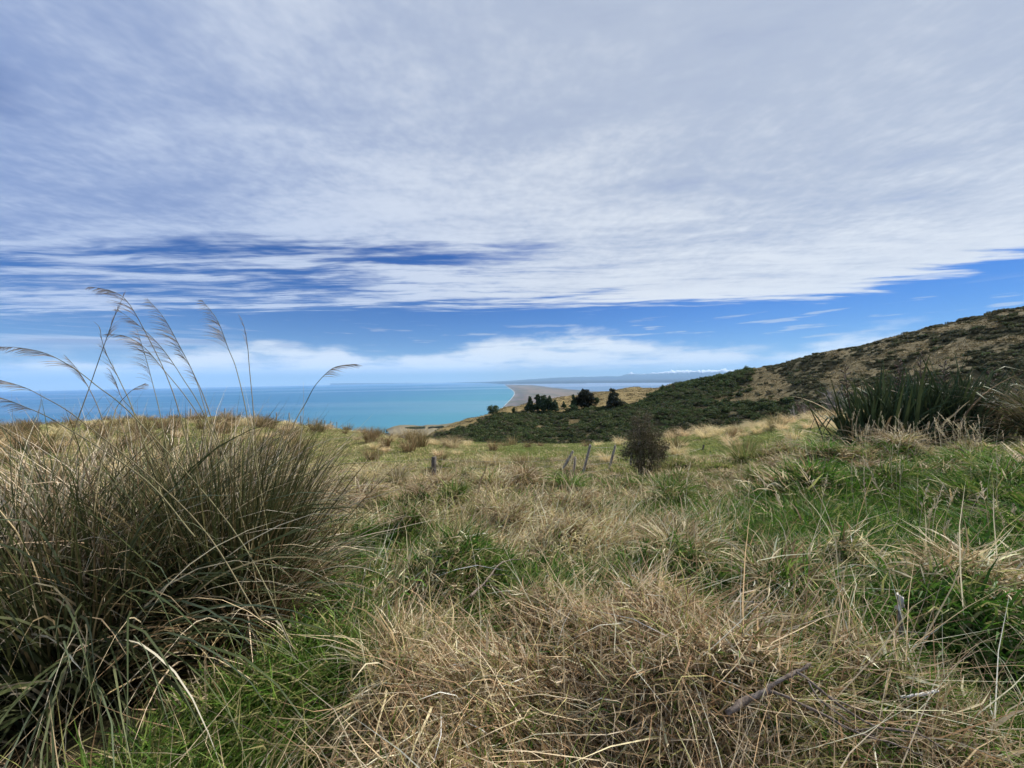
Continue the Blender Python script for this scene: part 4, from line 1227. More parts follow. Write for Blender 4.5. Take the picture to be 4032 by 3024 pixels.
POSTS = [  # top (u, v), foot (u, v), distance forward, half width, half depth, material
    ((434, 456.5), (434, 480), 12.0, 0.095, 0.095, M_POSTD),
    ((573.1, 450.8), (560.8, 472.5), 12.2, 0.042, 0.038, M_POST),
    ((575.2, 456.5), (573.6, 476), 12.9, 0.048, 0.045, M_POST),
    ((590.6, 444.6), (582.0, 478), 12.1, 0.046, 0.04, M_POST),
    ((615.4, 445.0), (607.9, 474), 13.6, 0.043, 0.038, M_POST),
    ((632.0, 452.5), (628.9, 476), 14.2, 0.04, 0.038, M_POST),
    ((703.8, 445.0), (700.4, 465), 18.0, 0.045, 0.04, M_POSTD),
]
feet = [fwd(b_[0], b_[1], Y) for (t_, b_, Y, *_r) in POSTS]
fence = empty('wire_fence', feet[3], label='old broken wire fence with leaning grey posts below the bank', category='fence')
tops = []
for (t_, b_, Y, w_, d_, mt) in POSTS:
    tp = fwd(t_[0], t_[1], Y + 0.05); bp_ = fwd(b_[0], b_[1], Y)
    gz = float(zg(bp_[0], bp_[1])) - 0.25
    dr = (tp - bp_); dr /= np.linalg.norm(dr)
    bp_ = bp_ + dr * min(0.0, (gz - bp_[2]) / dr[2])
    fence_post(fence, bp_, tp, w_, d_, mt)
    tops.append((bp_, tp))
def on_post(i, f):
    return tops[i][0] * (1 - f) + tops[i][1] * f
left_end = on_ground(250, 13.0, 1.0)
for f, dz in [(0.93, 0.0), (0.72, -0.25), (0.50, -0.5)]:
    wire(fence, [left_end + np.array([0, 0, dz]), on_post(0, f)], 0.0035)
    wire(fence, [on_post(0, f), on_post(2, f * 0.95)], 0.0035, 0.08)
for f in (0.95, 0.72, 0.52, 0.33):
    wire(fence, [on_post(3, f), on_post(4, f), on_post(5, f)], 0.0035)
wire(fence, [on_post(5, 0.7), on_post(6, 0.85)], 0.0035, 0.1)
far_posts = [(253.7, 46), (275.9, 47), (288.9, 49), (299.7, 50), (307.7, 51.5), (315.4, 53), (320.4, 54), (324, 55), (330, 56), (336, 57), (224, 45.5), (190, 45)]
fb = on_ground(299.7, 51.0)
fence2 = empty('post_fence', fb, label='line of short grey fence posts along the left paddock brow before the sea', category='fence')
for (u_, r_) in far_posts:
    p = on_ground(u_, r_, -0.3)
    fence_post(fence2, p, p + np.array([random.gauss(0, 0.04), 0, 1.45 + random.uniform(-0.12, 0.12)]), 0.065, 0.065, M_POST)
for f in (0.9, 1.15):
    wire(fence2, [on_ground(u_, r_, f) for (u_, r_) in sorted(far_posts)], 0.004, 0.02)

# ------------------------------------------------------------------ scrubby bush by the fence
def fence_bush():
    p = hit(645, 474.5, 6.0)
    t = empty('scrubby_bush', p, label='dense twiggy dark brown bush growing through the fence line', category='bush')
    h = 1.14 * (fwd(645, 415, p[1])[2] - p[2])
    stems = []
    for k in range(9):
        a = random.uniform(0, 6.28); d = random.uniform(0.1, 0.50)
        q = np.array([math.sin(a) * d, math.cos(a) * d, h * random.uniform(0.5, 0.86)])
        foot = np.array([math.sin(a) * d * 0.45, math.cos(a) * d * 0.45, -0.1])
        path = [foot, foot * 0.5 + q * 0.5 + rng.normal(0, 0.05, 3), q]
        v, f = tube(path, [0.030, 0.020, 0.008], 6)
        obj('stem', new_mesh('stem', v, f, np.broadcast_to(np.array((0.20, 0.165, 0.135)), (len(v), 3)), [M_TWIG]), t)
        stems.append(path)
    n = 4200
    lob = np.array([(0.0, 0.0, 0.46, 0.42), (0.34, 0.1, 0.40, 0.32), (-0.36, 0.0, 0.40, 0.30), (-0.06, -0.1, 0.68, 0.32), (-0.22, 0.05, 0.84, 0.19), (0.10, 0.0, 0.90, 0.14), (0.50, 0.0, 0.27, 0.20), (0.36, -0.1, 0.62, 0.18), (-0.10, 0.1, 0.99, 0.08), (-0.58, 0.0, 0.30, 0.16), (-0.42, 0.1, 0.60, 0.14), (0.62, 0.0, 0.42, 0.10), (0.15, -0.2, 0.22, 0.30), (-0.25, -0.2, 0.20, 0.28)])
    kk_ = rng.choice(len(lob), n, p=lob[:, 3] ** 2 / (lob[:, 3] ** 2).sum())
    dd_ = rng.normal(0, 1, (n, 3)); dd_ /= np.linalg.norm(dd_, axis=1, keepdims=True)
    dd_ *= (rng.random(n) ** 0.45)[:, None] * lob[kk_, 3][:, None]
    root = np.stack([lob[kk_, 0], lob[kk_, 1], lob[kk_, 2] * h * 0.93], -1) + dd_
    a = np.arctan2(root[:, 0], root[:, 1])
    c = pick(np.array([(0.18, 0.145, 0.105), (0.22, 0.18, 0.135), (0.135, 0.115, 0.075), (0.11, 0.105, 0.058)]), n, 0.25)
    V, F, C = blades(root, a + rng.normal(0, 1.0, n), rng.uniform(0.06, 0.19, n), 0.010, np.abs(rng.normal(1.0, 0.6, n)), rng.uniform(-0.8, 0.6, n), 3, c, c, wig=0.25)
    obj('twigs', new_mesh('twigs', V, F, C, [M_TWIG]), t, kind='stuff')
    n = 6500
    k = rng.integers(0, len(root), n)
    q = root[k] + rng.normal(0, 0.06, (n, 3))
    V, F, C = leaf_cloud(q, np.full(n, 0.03), n, 0.021, 1.5 * np.array([(0.085, 0.075, 0.040), (0.060, 0.060, 0.030), (0.115, 0.092, 0.058)]), 1.0)
    obj('foliage', new_mesh('foliage', V, F, C, [M_LEAF]), t, kind='stuff')
fence_bush()
p = hit(667, 470, 6.0)
o = obj('rush_clump', tus_green[1], loc=p, label='dark low rush clump at the foot of the twiggy bush', category='rush clump'); o.scale = (0.8, 0.8, 0.6)

# ------------------------------------------------------------------ flax bush on the right bank
FLAXC = 1.15 * np.array([(0.032, 0.060, 0.028), (0.026, 0.048, 0.022), (0.044, 0.074, 0.036), (0.022, 0.040, 0.018), (0.056, 0.078, 0.032)])
FLAXD = np.array([(0.30, 0.22, 0.13), (0.20, 0.14, 0.08), (0.38, 0.31, 0.21)])
def flax_leaf(bend, power, pal, kink=None):
    """a folded sword leaf of length 1 standing at the origin and bending towards +y"""
    seg = 9
    s = np.linspace(0, 1, seg + 1)
    th = bend * s ** power
    if kink is not None:
        th = th + kink[1] * sstep(s, kink[0] - 0.03, kink[0] + 0.06)
    thm = 0.5 * (th[1:] + th[:-1])
    P = np.concatenate([[[0, 0]], np.cumsum(np.stack([np.sin(thm), np.cos(thm)], -1) / seg, 0)])
    w = 0.024 * np.minimum(1, 0.7 + s * 1.2) * np.where(s > 0.55, np.clip((1.0 - s) / 0.45, 0.02, 1) ** 0.75, 1.0)
    V = []
    for k in range(seg + 1):
        nx, nz = math.cos(th[k]), -math.sin(th[k])
        fold = 0.55 * w[k] * (1 - s[k] * 0.6)
        V += [(-w[k], P[k, 0] + nx * fold, P[k, 1] + nz * fold), (0, P[k, 0], P[k, 1]), (w[k], P[k, 0] + nx * fold, P[k, 1] + nz * fold)]
    F = []
    for k in range(seg):
        b0 = k * 3
        F += [(b0, b0 + 1, b0 + 4, b0 + 3), (b0 + 1, b0 + 2, b0 + 5, b0 + 4)]
    c = pal[rng.integers(0, len(pal))]
    return new_mesh('flax_leaf', np.array(V), np.array(F), np.broadcast_to(c, (len(V), 3)), [M_FLAX])
leaf_src = [flax_leaf(random.uniform(0.05, 0.55), 2.0, FLAXC) for _ in range(12)] + [flax_leaf(0.3, 1.8, FLAXC, (random.uniform(0.55, 0.8), random.uniform(1.2, 2.0))) for _ in range(3)]
dead_src = [flax_leaf(random.uniform(0.8, 1.7), 1.2, FLAXD) for _ in range(5)]
fb = fwd(915, 433.5, 11.0)
flax = empty('flax_bush', (fb[0], fb[1], float(zg(fb[0], fb[1]))), label='big dark green flax bush with sword leaves and seed stalks on the bank', category='flax bush')
FL = np.array(flax.location)
fans = [(864, 11.1, 50, 1.55), (884, 10.9, 50, 1.62), (908, 11.2, 48, 1.56), (932, 11.0, 48, 1.62), (956, 10.8, 52, 1.80), (978, 11.1, 46, 1.66)]
for (u_, Y, cnt, hl) in fans:
    a = (u_ - CU) / FPX
    cx0, cy0 = a * Y, Y
    side = (u_ - 916) / 62.0
    for k in range(cnt):
        bx_, by_ = cx0 + random.gauss(0, 0.20), cy0 + random.gauss(0, 0.28)
        dead = random.random() < 0.05
        az_ = random.uniform(0, 6.28)
        til = abs(random.gauss(0.20, 0.24))
        vx = math.sin(til) * math.sin(az_) + 0.30 * side + random.gauss(0, 0.14)
        vy = math.sin(til) * math.cos(az_)
        az_ = math.atan2(vx, vy); til = min(1.0, math.hypot(vx, vy))
        o = obj('leaf', (dead_src if dead else leaf_src)[random.randrange(5 if dead else 15)], flax)
        o.location = (bx_ - FL[0], by_ - FL[1], float(zg(bx_, by_)) - 0.1 - FL[2])
        L0 = 1.60 * hl * random.uniform(0.55, 1.1)
        o.scale = (1.45 * random.uniform(0.85, 1.2), L0, L0)
        o.rotation_euler = (-til, 0, -az_)
# the crowd of leaves inside the fans
nd = 420
du = rng.uniform(856, 978, nd); Yd = 11.1 + rng.normal(0, 0.3, nd)
dxp = (du - CU) / FPX * Yd
root = np.stack([dxp, Yd, zg(dxp, Yd) - 0.1], -1) - FL
c = pick(FLAXC * 1.2, nd, 0.25)
V, F, C = blades(root, np.where(rng.random(nd) < 0.5, 1.5, -1.6) + rng.normal(0, 0.9, nd), rng.uniform(1.3, 2.35, nd), rng.uniform(0.055, 0.085, nd), np.abs(rng.normal(0.16, 0.14, nd)) + np.abs(du - 923) / 67 * 0.12, rng.uniform(0.05, 0.6, nd), 7, c * 0.9, c * 1.1, wig=0.03, power=2.0)
obj('leaves', new_mesh('leaves', V, F, C, [M_FLAX]), flax, kind='stuff')
# collapsed dead leaves round the foot
V_, F_, C_, n0 = [], [], [], 0
nd = 420
du = rng.uniform(835, 1000, nd); Yd = 10.6 + rng.normal(0, 0.35, nd)
dxp = (du - CU) / FPX * Yd
root = np.stack([dxp, Yd, zg(dxp, Yd) + 0.10 + 0.25 * rng.random(nd)], -1) - FL
c = pick(np.concatenate([FLAXD, FLAXD, FLAXC]), nd, 0.2)
az_ = np.where(du < 900, -1.9, 1.6) + rng.normal(0, 0.9, nd)
V, F, C = blades(root, az_, rng.uniform(0.5, 1.15, nd), rng.uniform(0.02, 0.05, nd), np.abs(rng.normal(0.8, 0.3, nd)), rng.uniform(0.2, 1.3, nd), 6, c * 0.9, c * 1.1, wig=0.1)
obj('dead_leaves', new_mesh('dead_leaves', V, F, C, [M_FLAX]), flax, kind='stuff', label='collapsed brown flax leaves')
POD = np.array([(0.16, 0.105, 0.075), (0.11, 0.07, 0.05), (0.36, 0.30, 0.22), (0.22, 0.16, 0.12)])
for (ut, vt, ub, Y) in [(845, 369, 853, 11.0), (899.5, 364, 901, 11.2), (920.5, 355.5, 918, 11.1), (944.5, 364, 941, 11.3), (993, 372, 978, 11.0)]:
    top = fwd(ut, vt, Y) - FL
    bx_, by_ = (ub - CU) / FPX * Y, Y
    base = np.array([bx_, by_, float(zg(bx_, by_))]) - FL
    mid = base * 0.5 + top * 0.5 + np.array([0.03, 0, 0.0])
    v, f = tube([base, mid, base * 0.2 + top * 0.8, top], [0.018, 0.015, 0.011, 0.006], 6)
    st = obj('flower_stalk', new_mesh('flower_stalk', v, f, np.broadcast_to((0.085, 0.06, 0.045), (len(v), 3)), [M_TWIG]), flax)
    parts = []
    L0 = np.linalg.norm(top - base)
    for k in range(13):
        fr_ = 0.66 + 0.34 * k / 12
        q = base * (1 - fr_) + top * fr_
        a = k * 2.4; ln = 0.17 * (1.25 - fr_ * 0.75) + 0.03
        tip = q + np.array([math.sin(a) * ln, math.cos(a) * ln, ln * 0.7])
        v, f = tube([q, (q + tip) / 2 + np.array([0, 0, 0.01]), tip], [0.005, 0.004, 0.003], 4, cap=False)
        parts.append((v, f, (0.1, 0.07, 0.05)))
        for m in range(6):
            pp = q + (tip - q) * (0.3 + 0.12 * m)
            up = pp + np.array([random.gauss(0, 0.012), random.gauss(0, 0.012), 0.055])
            v, f = tube([pp, (pp + up) / 2, up], [0.004, 0.013, 0.003], 5)
            parts.append((v, f, POD[random.randrange(4)]))
    V, F, C = merge(parts)
    obj('seed_pods', new_mesh('seed_pods', V, F, C, [M_TWIG]), st)

# ------------------------------------------------------------------ big grass clumps with plumes on the left
T_GREEN = 0.85 * np.array([(0.105, 0.125, 0.055), (0.080, 0.100, 0.042), (0.135, 0.150, 0.075), (0.060, 0.078, 0.032), (0.115, 0.145, 0.085)])
T_DARK = 0.85 * np.array([(0.072, 0.082, 0.030), (0.055, 0.064, 0.024), (0.115, 0.10, 0.045), (0.165, 0.125, 0.062), (0.09, 0.10, 0.042)])
T_DEAD = np.array([(0.54, 0.44, 0.29), (0.45, 0.35, 0.21), (0.62, 0.54, 0.38), (0.32, 0.24, 0.14), (0.50, 0.45, 0.35)])
T_BROWN = np.array([(0.22, 0.155, 0.08), (0.17, 0.12, 0.062), (0.28, 0.20, 0.11)])
def leaves_of(n, rad, pal, l0, l1, w0, w1, til, tsd, b0, b1, seg, bias=(0, 0), wig=0.04, power=1.6, up=0.0):
    a = rng.uniform(0, 2 * math.pi, n); r_ = rad * np.sqrt(rng.random(n))
    root = np.stack([np.sin(a) * r_, np.cos(a) * r_, np.full(n, -0.05) + up * rng.random(n)], -1)
    az_ = a + rng.normal(0, 0.45, n)
    az_ = np.arctan2(np.sin(az_) + bias[0], np.cos(az_) + bias[1])
    c = pick(pal, n, 0.2)
    return blades(root, az_, rng.uniform(l0, l1, n), rng.uniform(w0, w1, n), np.abs(rng.normal(til, tsd, n)), rng.uniform(b0, b1, n), seg, c * 0.85, c * 1.1, wig=wig, power=power)
def clump(name, label, xy, sets, single):
    p = np.array([xy[0], xy[1], float(zg(xy[0], xy[1]))])
    t = empty(name, p, label=label, category='grass clump')
    for (nm, args) in sets:
        V, F, C = merge([leaves_of(*a, **k) for (a, k) in args])
        obj(nm, new_mesh(nm, V, F, C, [M_TOETOE]), t, kind='stuff')
    for (a, k) in single:
        cnt = a[0]
        V, F, C = leaves_of(*a, **k)
        nv = len(V) // cnt; nf = len(F) // cnt
        for i in range(cnt):
            obj('leaf', new_mesh('leaf', V[i * nv:(i + 1) * nv], F[:nf], C[i * nv:(i + 1) * nv], [M_TOETOE]), t)
    return t
cl_right = clump('toetoe_clump', 'dark green upright grass clump with plumes, right one of the big clumps', (-2.0, 2.72), [
    ('leaves', [((1100, 0.25, T_DARK * 0.85, 0.95, 1.70, 0.008, 0.014, 0.15, 0.15, 0.10, 0.65, 9), dict(bias=(0.0, 0))),
                ((560, 0.30, np.concatenate([T_DARK * 0.85, T_DARK * 0.85, T_BROWN]), 0.7, 1.15, 0.008, 0.014, 0.42, 0.26, 0.7, 1.8, 9), dict(bias=(0.05, -0.1)))]),
    ('dead_leaves', [((330, 0.34, np.concatenate([T_DEAD * 0.8, T_BROWN, T_BROWN]), 0.7, 1.4, 0.006, 0.011, 0.36, 0.28, 0.4, 1.7, 8), dict())])],
    [((30, 0.28, np.concatenate([T_GREEN, T_DEAD]), 1.0, 1.5, 0.010, 0.015, 0.5, 0.2, 1.2, 2.0, 12), dict(bias=(0.5, -0.6)))])
cl_mid = clump('toetoe_clump', 'wide arching grass clump with cascading leaves over a dark hollow', (-2.62, 2.30), [
    ('leaves', [((620, 0.34, T_GREEN * 0.9, 1.3, 2.2, 0.010, 0.018, 0.45, 0.22, 1.0, 2.2, 10), dict(bias=(0.08, -0.2))),
                ((620, 0.36, T_DARK, 1.0, 1.75, 0.009, 0.015, 0.20, 0.18, 0.15, 0.8, 9), dict())]),
    ('dead_leaves', [((330, 0.40, T_DEAD, 1.0, 2.0, 0.006, 0.012, 0.42, 0.33, 0.4, 2.1, 9), dict(wig=0.07)),
                     ((300, 0.5, T_BROWN * 0.8, 0.35, 0.9, 0.007, 0.013, 0.7, 0.35, 0.6, 2.0, 7), dict(wig=0.1))])],
    [((60, 0.30, np.concatenate([T_GREEN, T_GREEN, T_DEAD]), 1.6, 2.3, 0.011, 0.018, 0.6, 0.2, 1.3, 2.1, 13), dict(bias=(0.45, -0.55)))])
cl_left = clump('toetoe_clump', 'grass clump with tangled dead leaves at the left edge of the picture', (-3.3, 2.35), [
    ('leaves', [((560, 0.40, np.concatenate([T_GREEN, T_DARK, T_DARK]), 1.2, 1.95, 0.009, 0.015, 0.32, 0.22, 0.4, 1.7, 9), dict(bias=(0.2, 0)))]),
    ('dead_leaves', [((600, 0.50, T_DEAD * 0.9, 1.0, 2.0, 0.006, 0.012, 0.30, 0.28, 0.2, 1.7, 9), dict(wig=0.12)),
                     ((300, 0.45, T_BROWN, 0.4, 1.0, 0.007, 0.013, 0.6, 0.35, 0.6, 2.0, 7), dict(wig=0.1))])],
    [((18, 0.34, np.concatenate([T_GREEN, T_DEAD]), 1.5, 2.1, 0.010, 0.016, 0.5, 0.2, 1.3, 2.1, 13), dict(bias=(0.6, -0.5)))])
cl_back = clump('toetoe_clump', 'bleached dead grass clump between and behind the green plume clumps', (-3.15, 3.35), [
    ('dead_leaves', [((1300, 0.90, np.concatenate([T_DEAD, T_DEAD, T_BROWN]), 1.1, 2.0, 0.007, 0.013, 0.30, 0.28, 0.15, 1.6, 9), dict(wig=0.16))]),
    ('leaves', [((420, 0.8, T_DARK, 1.2, 1.95, 0.009, 0.015, 0.22, 0.22, 0.15, 0.9, 8), dict())])], [])
def spline(P, n):
    P = np.asarray(P, float)
    Q = np.concatenate([[2 * P[0] - P[1]], P, [2 * P[-1] - P[-2]]])
    out = []
    for t in np.linspace(0, len(P) - 1 - 1e-6, n):
        i = int(t); f = t - i
        p0, p1, p2, p3 = Q[i:i + 4]
        out.append(0.5 * (2 * p1 + (p2 - p0) * f + (2 * p0 - 5 * p1 + 4 * p2 - p3) * f * f + (3 * p1 - p0 - 3 * p2 + p3) * f ** 3))
    return np.array(out)
STEMS = [  # readings of the photograph along each stem (foot to tip), share with plume, droop side, depth, thickness of the plume, owner
    ([(440, 1100), (560, 740), (640, 510), (705, 330), (772, 170)], 0.36, 0, 2.45, 0.6, cl_mid),
    ([(1140, 1000), (1040, 690), (900, 400), (790, 215), (690, 150), (560, 125)], 0.40, -1, 2.6, 1.0, cl_mid),
    ([(1280, 940), (1140, 700), (1010, 510), (870, 370), (730, 265)], 0.52, -1, 2.7, 1.0, cl_right),
    ([(1310, 930), (1210, 680), (1120, 500), (1020, 320), (915, 198)], 0.50, -1, 2.55, 1.0, cl_right),
    ([(1540, 945), (1470, 640), (1420, 510), (1350, 330), (1255, 208)], 0.46, -1, 2.6, 1.0, cl_right),
    ([(1578, 930), (1550, 620), (1540, 500), (1522, 390), (1498, 318)], 0.36, -0.3, 2.75, 0.35, cl_right),
    ([(1815, 1010), (1900, 850), (1960, 740), (2050, 645), (2120, 615), (2205, 606)], 0.42, 1, 2.6, 0.8, cl_right),
    ([(1000, 940), (955, 750), (905, 560), (850, 388)], 0.60, -1, 2.8, 0.8, cl_mid),
    ([(840, 930), (750, 720), (665, 550), (635, 460), (620, 376)], 0.60, -0.3, 2.5, 0.6, cl_mid),
    ([(850, 950), (600, 740), (470, 640), (300, 545), (130, 505), (0, 498)], 0.55, -1, 2.35, 1.1, cl_mid),
    ([(1235, 925), (1000, 620), (900, 505), (790, 435), (680, 420)], 0.46, -1, 2.9, 1.0, cl_right),
    ([(640, 960), (560, 770), (480, 640), (400, 548)], 0.50, -0.4, 2.65, 0.6, cl_mid),
    ([(520, 970), (250, 800), (120, 740), (-60, 690)], 0.30, -1, 2.2, 0.6, cl_left),
    ([(360, 970), (150, 870), (0, 815), (-120, 800)], 0.60, -1, 2.2, 0.9, cl_left),
    ([(840, 915), (760, 820), (720, 720), (680, 640)], 0.55, -0.4, 2.9, 0.6, cl_mid),
    ([(1285, 925), (1200, 660), (1110, 515)], 0.60, -0.8, 2.8, 0.7, cl_right),
    ([(700, 960), (735, 860), (820, 770), (905, 725)], 0.45, 0.6, 2.4, 0.5, cl_mid),
]
PLC = np.array([(0.40, 0.335, 0.27), (0.33, 0.27, 0.215), (0.48, 0.41, 0.33), (0.27, 0.22, 0.18)])
for (pts, share, side, Y, thick, own) in STEMS:
    OL = np.array(own.location)
    P = [fwd(a * 0.16081, 266.67 + b_ * 0.16081, Y + 0.10 * math.sin(i * 1.3)) for i, (a, b_) in enumerate(pts)]
    dd = P[0] - P[1]
    kf = min(6.0, (P[0][2] - OL[2] - 0.1) / max(0.05, -dd[2]))
    foot = P[0] + dd * kf * np.array([0.55, 0.55, 1.0])
    foot2 = P[0] + dd * kf * np.array([0.36, 0.36, 0.5])
    path = spline([foot, foot2] + P, 40) - OL
    rad = np.linspace(0.0040, 0.0009, 40)
    v, f = tube(path, rad, 5)
    cs = np.linspace(0, 1, 40)[:, None] * np.array([-0.02, -0.02, -0.01]) + np.array([0.21, 0.185, 0.10])
    cc = np.concatenate([np.repeat(cs, 5, 0), cs[:1], cs[-1:]])
    st = obj('flower_stem', new_mesh('flower_stem', v, f, cc, [M_TOETOE]), own)
    seglen = np.linalg.norm(np.diff(path, axis=0), axis=1); cum = np.concatenate([[0], np.cumsum(seglen)]); tot = cum[-1]
    vis = np.linalg.norm(np.diff(np.array(P), axis=0), axis=1).sum()
    s0 = tot - share * vis
    nb = int(52 * thick)
    parts = []
    for k in range(nb):
        sk = s0 + (tot - s0) * random.random() ** 0.9
        q = np.array([np.interp(sk, cum, path[:, j]) for j in range(3)])
        q2 = np.array([np.interp(min(sk + 0.02, tot), cum, path[:, j]) for j in range(3)])
        tg = q2 - q
        tg = tg / (np.linalg.norm(tg) + 1e-9) if np.linalg.norm(tg) > 1e-6 else np.array([0, 0, 1.0])
        fr_ = (sk - s0) / (tot - s0)
        ln = (0.14 * (1 - 0.75 * fr_) + 0.02) * random.uniform(0.6, 1.2) * (0.6 + 0.4 * thick)
        dside = np.array([side * 0.85 + random.gauss(0, 0.22), random.gauss(0, 0.25), -0.18 * abs(side) + random.gauss(0, 0.1)])
        d0 = tg * random.uniform(0.75, 1.1) + dside * 0.35
        pth = [q]
        for j in range(5):
            d0 = d0 + dside * 0.17 + np.array([0, 0, -0.10 * abs(side)])
            d0 /= np.linalg.norm(d0)
            pth.append(pth[-1] + d0 * ln / 5)
        pth = np.array(pth)
        wv = np.cross(d0, np.array([0, 1.0, 0])); wv /= np.linalg.norm(wv) + 1e-9
        ww = (0.0012 * np.array([0.7, 1.0, 1.0, 0.8, 0.5, 0.15]))[:, None] * wv
        V = np.stack([pth - ww, pth + ww], 1).reshape(-1, 3)
        F = np.array([(2 * j, 2 * j + 1, 2 * j + 3, 2 * j + 2) for j in range(5)])
        parts.append((V, F, PLC[random.randrange(4)]))
    V, F, C = merge(parts)
    obj('plume', new_mesh('plume', V, F, C, [M_TOETOE]), st)

# dry arching clump at the right edge beyond the flax
clump('tussock_clump', 'tall dry arching tussock at the right edge beside the flax', (13.7, 9.4), [
    ('leaves', [((1100, 0.7, np.concatenate([T_DEAD * 0.45, T_GREEN, OLIVE * 0.5, T_BROWN, T_BROWN]), 1.0, 2.3, 0.012, 0.022, 0.30, 0.24, 0.4, 1.6, 8), dict(bias=(-0.35, 0)))])], [])

# ------------------------------------------------------------------ fallen wood in the grass
def lying(pts, f, lift=0.30):
    out = []
    for (a, b_) in pts:
        u_, v_ = f(a, b_)
        h0 = hit(u_, v_, 0.5, 20, lift)
        out.append([h0[0], h0[1], h0[2] + lift])
    return np.array(out)
zr7 = lambda a, b_: (723.8 + a * 0.13573, 584.1 + b_ * 0.13573)
zc5 = lambda a, b_: (330.2 + a * 0.17208, 482.5 + b_ * 0.17208)
def branch_thing(name, label, main, r0, r1, twigs, f, lift=0.30, mat=None):
    mp = lying(main, f, lift)
    t = empty(name, mp[0], label=label, category='branch')
    OL = np.array(t.location)
    sp = spline(mp, 26) + rng.normal(0, r0 * 0.18, (26, 3))
    rad = np.linspace(r0, r1, 26) * (1 + 0.14 * rng.normal(0, 1, 26))
    v, fc = tube(sp - OL, rad, 8)
    obj('limb', new_mesh('limb', v, fc, None, [mat or M_DEADWOOD]), t)
    for (pts, a, b_) in twigs:
        tp = lying(pts, f, lift)
        sp = spline(tp, 22) + rng.normal(0, a * 0.25, (22, 3))
        v, fc = tube(sp - OL, np.linspace(a, b_, 22) * (1 + 0.12 * rng.normal(0, 1, 22)), 6)
        obj('twig', new_mesh('twig', v, fc, None, [mat or M_DEADWOOD]), t)
    return t
branch_thing('fallen_branch', 'dead brown forked branch lying on the straw at lower right', [(30, 955), (150, 865), (290, 805), (380, 740), (540, 650), (640, 600)], 0.0115, 0.0055,
    [([(285, 795), (420, 820), (600, 910), (800, 1000), (950, 1085), (1150, 1150), (1300, 1200), (1460, 1275)], 0.0062, 0.0022),
     ([(540, 655), (640, 720), (760, 830), (940, 960), (1100, 1050), (1260, 1075), (1430, 1105), (1640, 1240)], 0.0062, 0.0022),
     ([(620, 715), (700, 850), (870, 980), (1000, 1075), (1120, 1130)], 0.004, 0.0018),
     ([(760, 830), (900, 890), (1080, 960), (1200, 1040)], 0.0035, 0.0015),
     ([(800, 1000), (930, 1075), (1100, 1060), (1200, 1065)], 0.003, 0.0015)], zr7, 0.34)
branch_thing('pale_stick', 'short bleached white stick lying in the grass right of the forked branch', [(1300, 838), (1400, 826), (1480, 812), (1575, 788)], 0.004, 0.0058, [], zr7, 0.21, M_PALEWOOD)
branch_thing('dead_twigs', 'grey curved dead twigs poking from the grass near the middle', [(815, 665), (860, 620), (905, 575), (980, 480), (1040, 455), (1110, 445)], 0.009, 0.003,
    [([(905, 580), (960, 575), (1010, 600), (1050, 660)], 0.004, 0.0018), ([(890, 600), (950, 610), (1000, 650), (1020, 700)], 0.004, 0.0018), ([(940, 540), (1020, 540), (1090, 570)], 0.0035, 0.0015)], zc5, 0.30, M_DEADWOOD)
# grey stake
sb = hit(901.5, 640, 0.6, 20, 0.20)
stake = empty('wooden_stake', sb, label='short grey wooden stake with bleached top standing in the straw', category='stake')
stp = fwd(899.6, 596, sb[1])
fence_post(stake, sb - np.array([0, 0, 0.25]), stp - np.array([0, 0, 0.075]), 0.013, 0.011, M_POST, 'shaft')
fence_post(stake, stp - np.array([0, 0, 0.076]), stp, 0.0135, 0.0115, M_PALEWOOD, 'bleached_top')

# ------------------------------------------------------------------ tall seeding stalks
def stalk_mesh(h, lean):
    s = np.linspace(0, 1, 10)
    P = np.stack([lean * s ** 2 * h, 0.05 * h * np.sin(s * 3), s * h * (1 - 0.12 * abs(lean))], -1)
    v, f = tube(P, np.linspace(0.0028, 0.0014, 10), 4)
    return P, v, f
STC = np.array([(0.55, 0.47, 0.32), (0.48, 0.40, 0.25), (0.62, 0.55, 0.40)])
def stalk_full(h, lean, heads=34, hl=0.3):
    P, v, f = stalk_mesh(h, lean)
    head = []
    for k in range(heads):
        fr_ = 1 - hl + hl * k / heads
        q = np.array([np.interp(fr_, np.linspace(0, 1, 10), P[:, j]) for j in range(3)])
        d = np.array([random.gauss(0, 0.4) + lean * 0.5, random.gauss(0, 0.4), 0.9]); d /= np.linalg.norm(d)
        ln = random.uniform(0.02, 0.05) * (1.15 - (fr_ - 1 + hl) / hl * 0.7)
        w_ = np.cross(d, [0, 1, 0]) * 0.0035
        V = np.array([q, q + d * ln * 0.5 + w_, q + d * ln, q + d * ln * 0.5 - w_])
        head.append((V, np.array([(0, 1, 2, 3)]), STC[random.randrange(3)]))
    return (v, f, STC[random.randrange(3)]), head
zr6 = lambda a, b_: (660.3 + a * 0.17204, 482.5 + b_ * 0.17204)
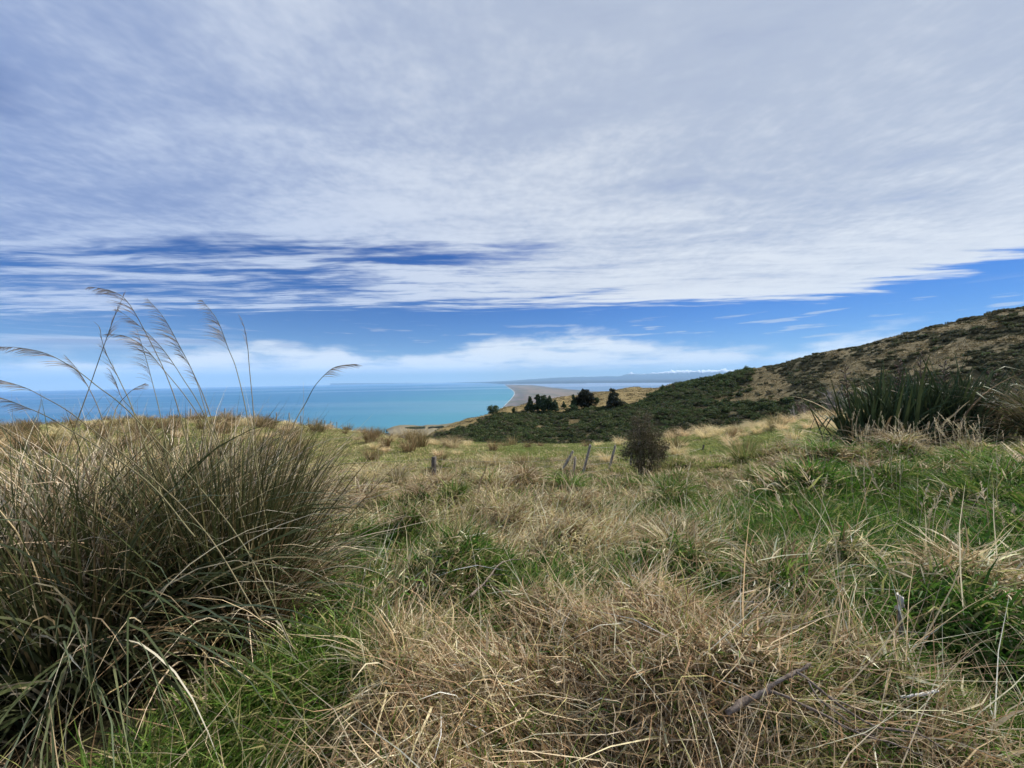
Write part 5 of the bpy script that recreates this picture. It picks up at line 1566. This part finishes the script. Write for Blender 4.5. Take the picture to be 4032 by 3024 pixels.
for i, (xb, yb, xt, yt) in enumerate([(1525, 440, 1562, 2), (1575, 410, 1600, 90), (1600, 440, 1645, 10), (1660, 390, 1722, 25), (1560, 330, 1575, 150), (1800, 240, 1898, 15), (1640, 420, 1690, 200),
                           (1975, 330, 1945, 90), (2040, 380, 1985, 170), (2090, 300, 2060, 120), (1710, 440, 1760, 260)]):
    ub, vb = zr6(xb, yb); ut, vt = zr6(xt, yt)
    p = hit(ub, vb, 1.0, 30, 0.1)
    tp = fwd(ut, vt, p[1])
    h = tp[2] - p[2]; lean = (tp[0] - p[0]) / h
    (v, f, c), head = stalk_full(h, lean * 1.1)
    st = obj('grass_stalk', new_mesh('grass_stalk', v, f, np.broadcast_to(c, (len(v), 3)), [M_TUFT]), loc=p, label='tall pale seeding grass stalk above the green grass on the right', category='grass stalk', group='seeding stalks on the right')
    V, F, C = merge(head)
    obj('seed_head', new_mesh('seed_head', V, F, C, [M_TUFT]), st)
# many thinner ones scattered through the rank grass
src = []
for k in range(6):
    a_, hd = stalk_full(random.uniform(0.6, 0.95), random.uniform(-0.35, 0.2), 20, 0.25)
    V, F, C = merge([a_] + hd); src.append(new_mesh('stalk', V, F, C, [M_TUFT]))
n = 420
x, y = sector(n, 3.2, 15, R(56))
s_ = rng.uniform(0.6, 1.05, n)
scatter('seeding_grass', np.stack([x, y, zg(x, y)], -1), np.stack([0 * x, 0 * x, rng.normal(0, 0.8, n)], -1), np.stack([s_] * 3, -1), rng.integers(0, 6, n), src, label='thin seeding stalks standing above the rank grass')

# silvery seeding grass in front of the flax
n = 90
uu = rng.uniform(852, 985, n); aa = np.arctan((uu - CU) / FPX); rr1 = rng.uniform(12.0, 14.2, n)
x, y = np.sin(aa) * rr1, np.cos(aa) * rr1
s_ = rng.uniform(0.7, 1.25, n)
scatter('silvery_grass', np.stack([x, y, zg(x, y)], -1), np.stack([0 * x, 0 * x, rng.normal(0, 0.9, n)], -1), np.stack([s_ * 1.6, s_ * 1.6, s_], -1), rng.integers(0, 6, n), src, label='silvery seeding grass standing in front of the flax')

# ------------------------------------------------------------------ the air: pale haze round everything
m_haze = bpy.data.materials.new('haze'); m_haze.use_nodes = True
hn = m_haze.node_tree; hn.nodes.clear()
ho = hn.nodes.new('ShaderNodeOutputMaterial')
hv = hn.nodes.new('ShaderNodeVolumePrincipled')
hv.inputs['Color'].default_value = (0.42, 0.68, 1.0, 1)
hv.inputs['Density'].default_value = 1.25e-5
hv.inputs['Anisotropy'].default_value = 0.0
hn.links.new(hv.outputs[0], ho.inputs['Volume'])
try:
    m_haze.cycles.homogeneous_volume = True
except Exception:
    pass
HB, HT, HB0 = 79500.0, 2600.0, SEA - 61.0 - 1.0
hvx = np.array([(sx_, sy_, sz_) for sz_ in (HB0, HT) for (sx_, sy_) in ((-HB, -HB), (HB, -HB), (HB, HB), (-HB, HB))])
hf = np.array([(3, 2, 1, 0), (4, 5, 6, 7), (0, 1, 5, 4), (1, 2, 6, 5), (2, 3, 7, 6), (3, 0, 4, 7)])
obj('haze', new_mesh('haze', hvx, hf, None, [m_haze], smooth=False), kind='stuff', label='pale blue haze in the air over sea and plain')
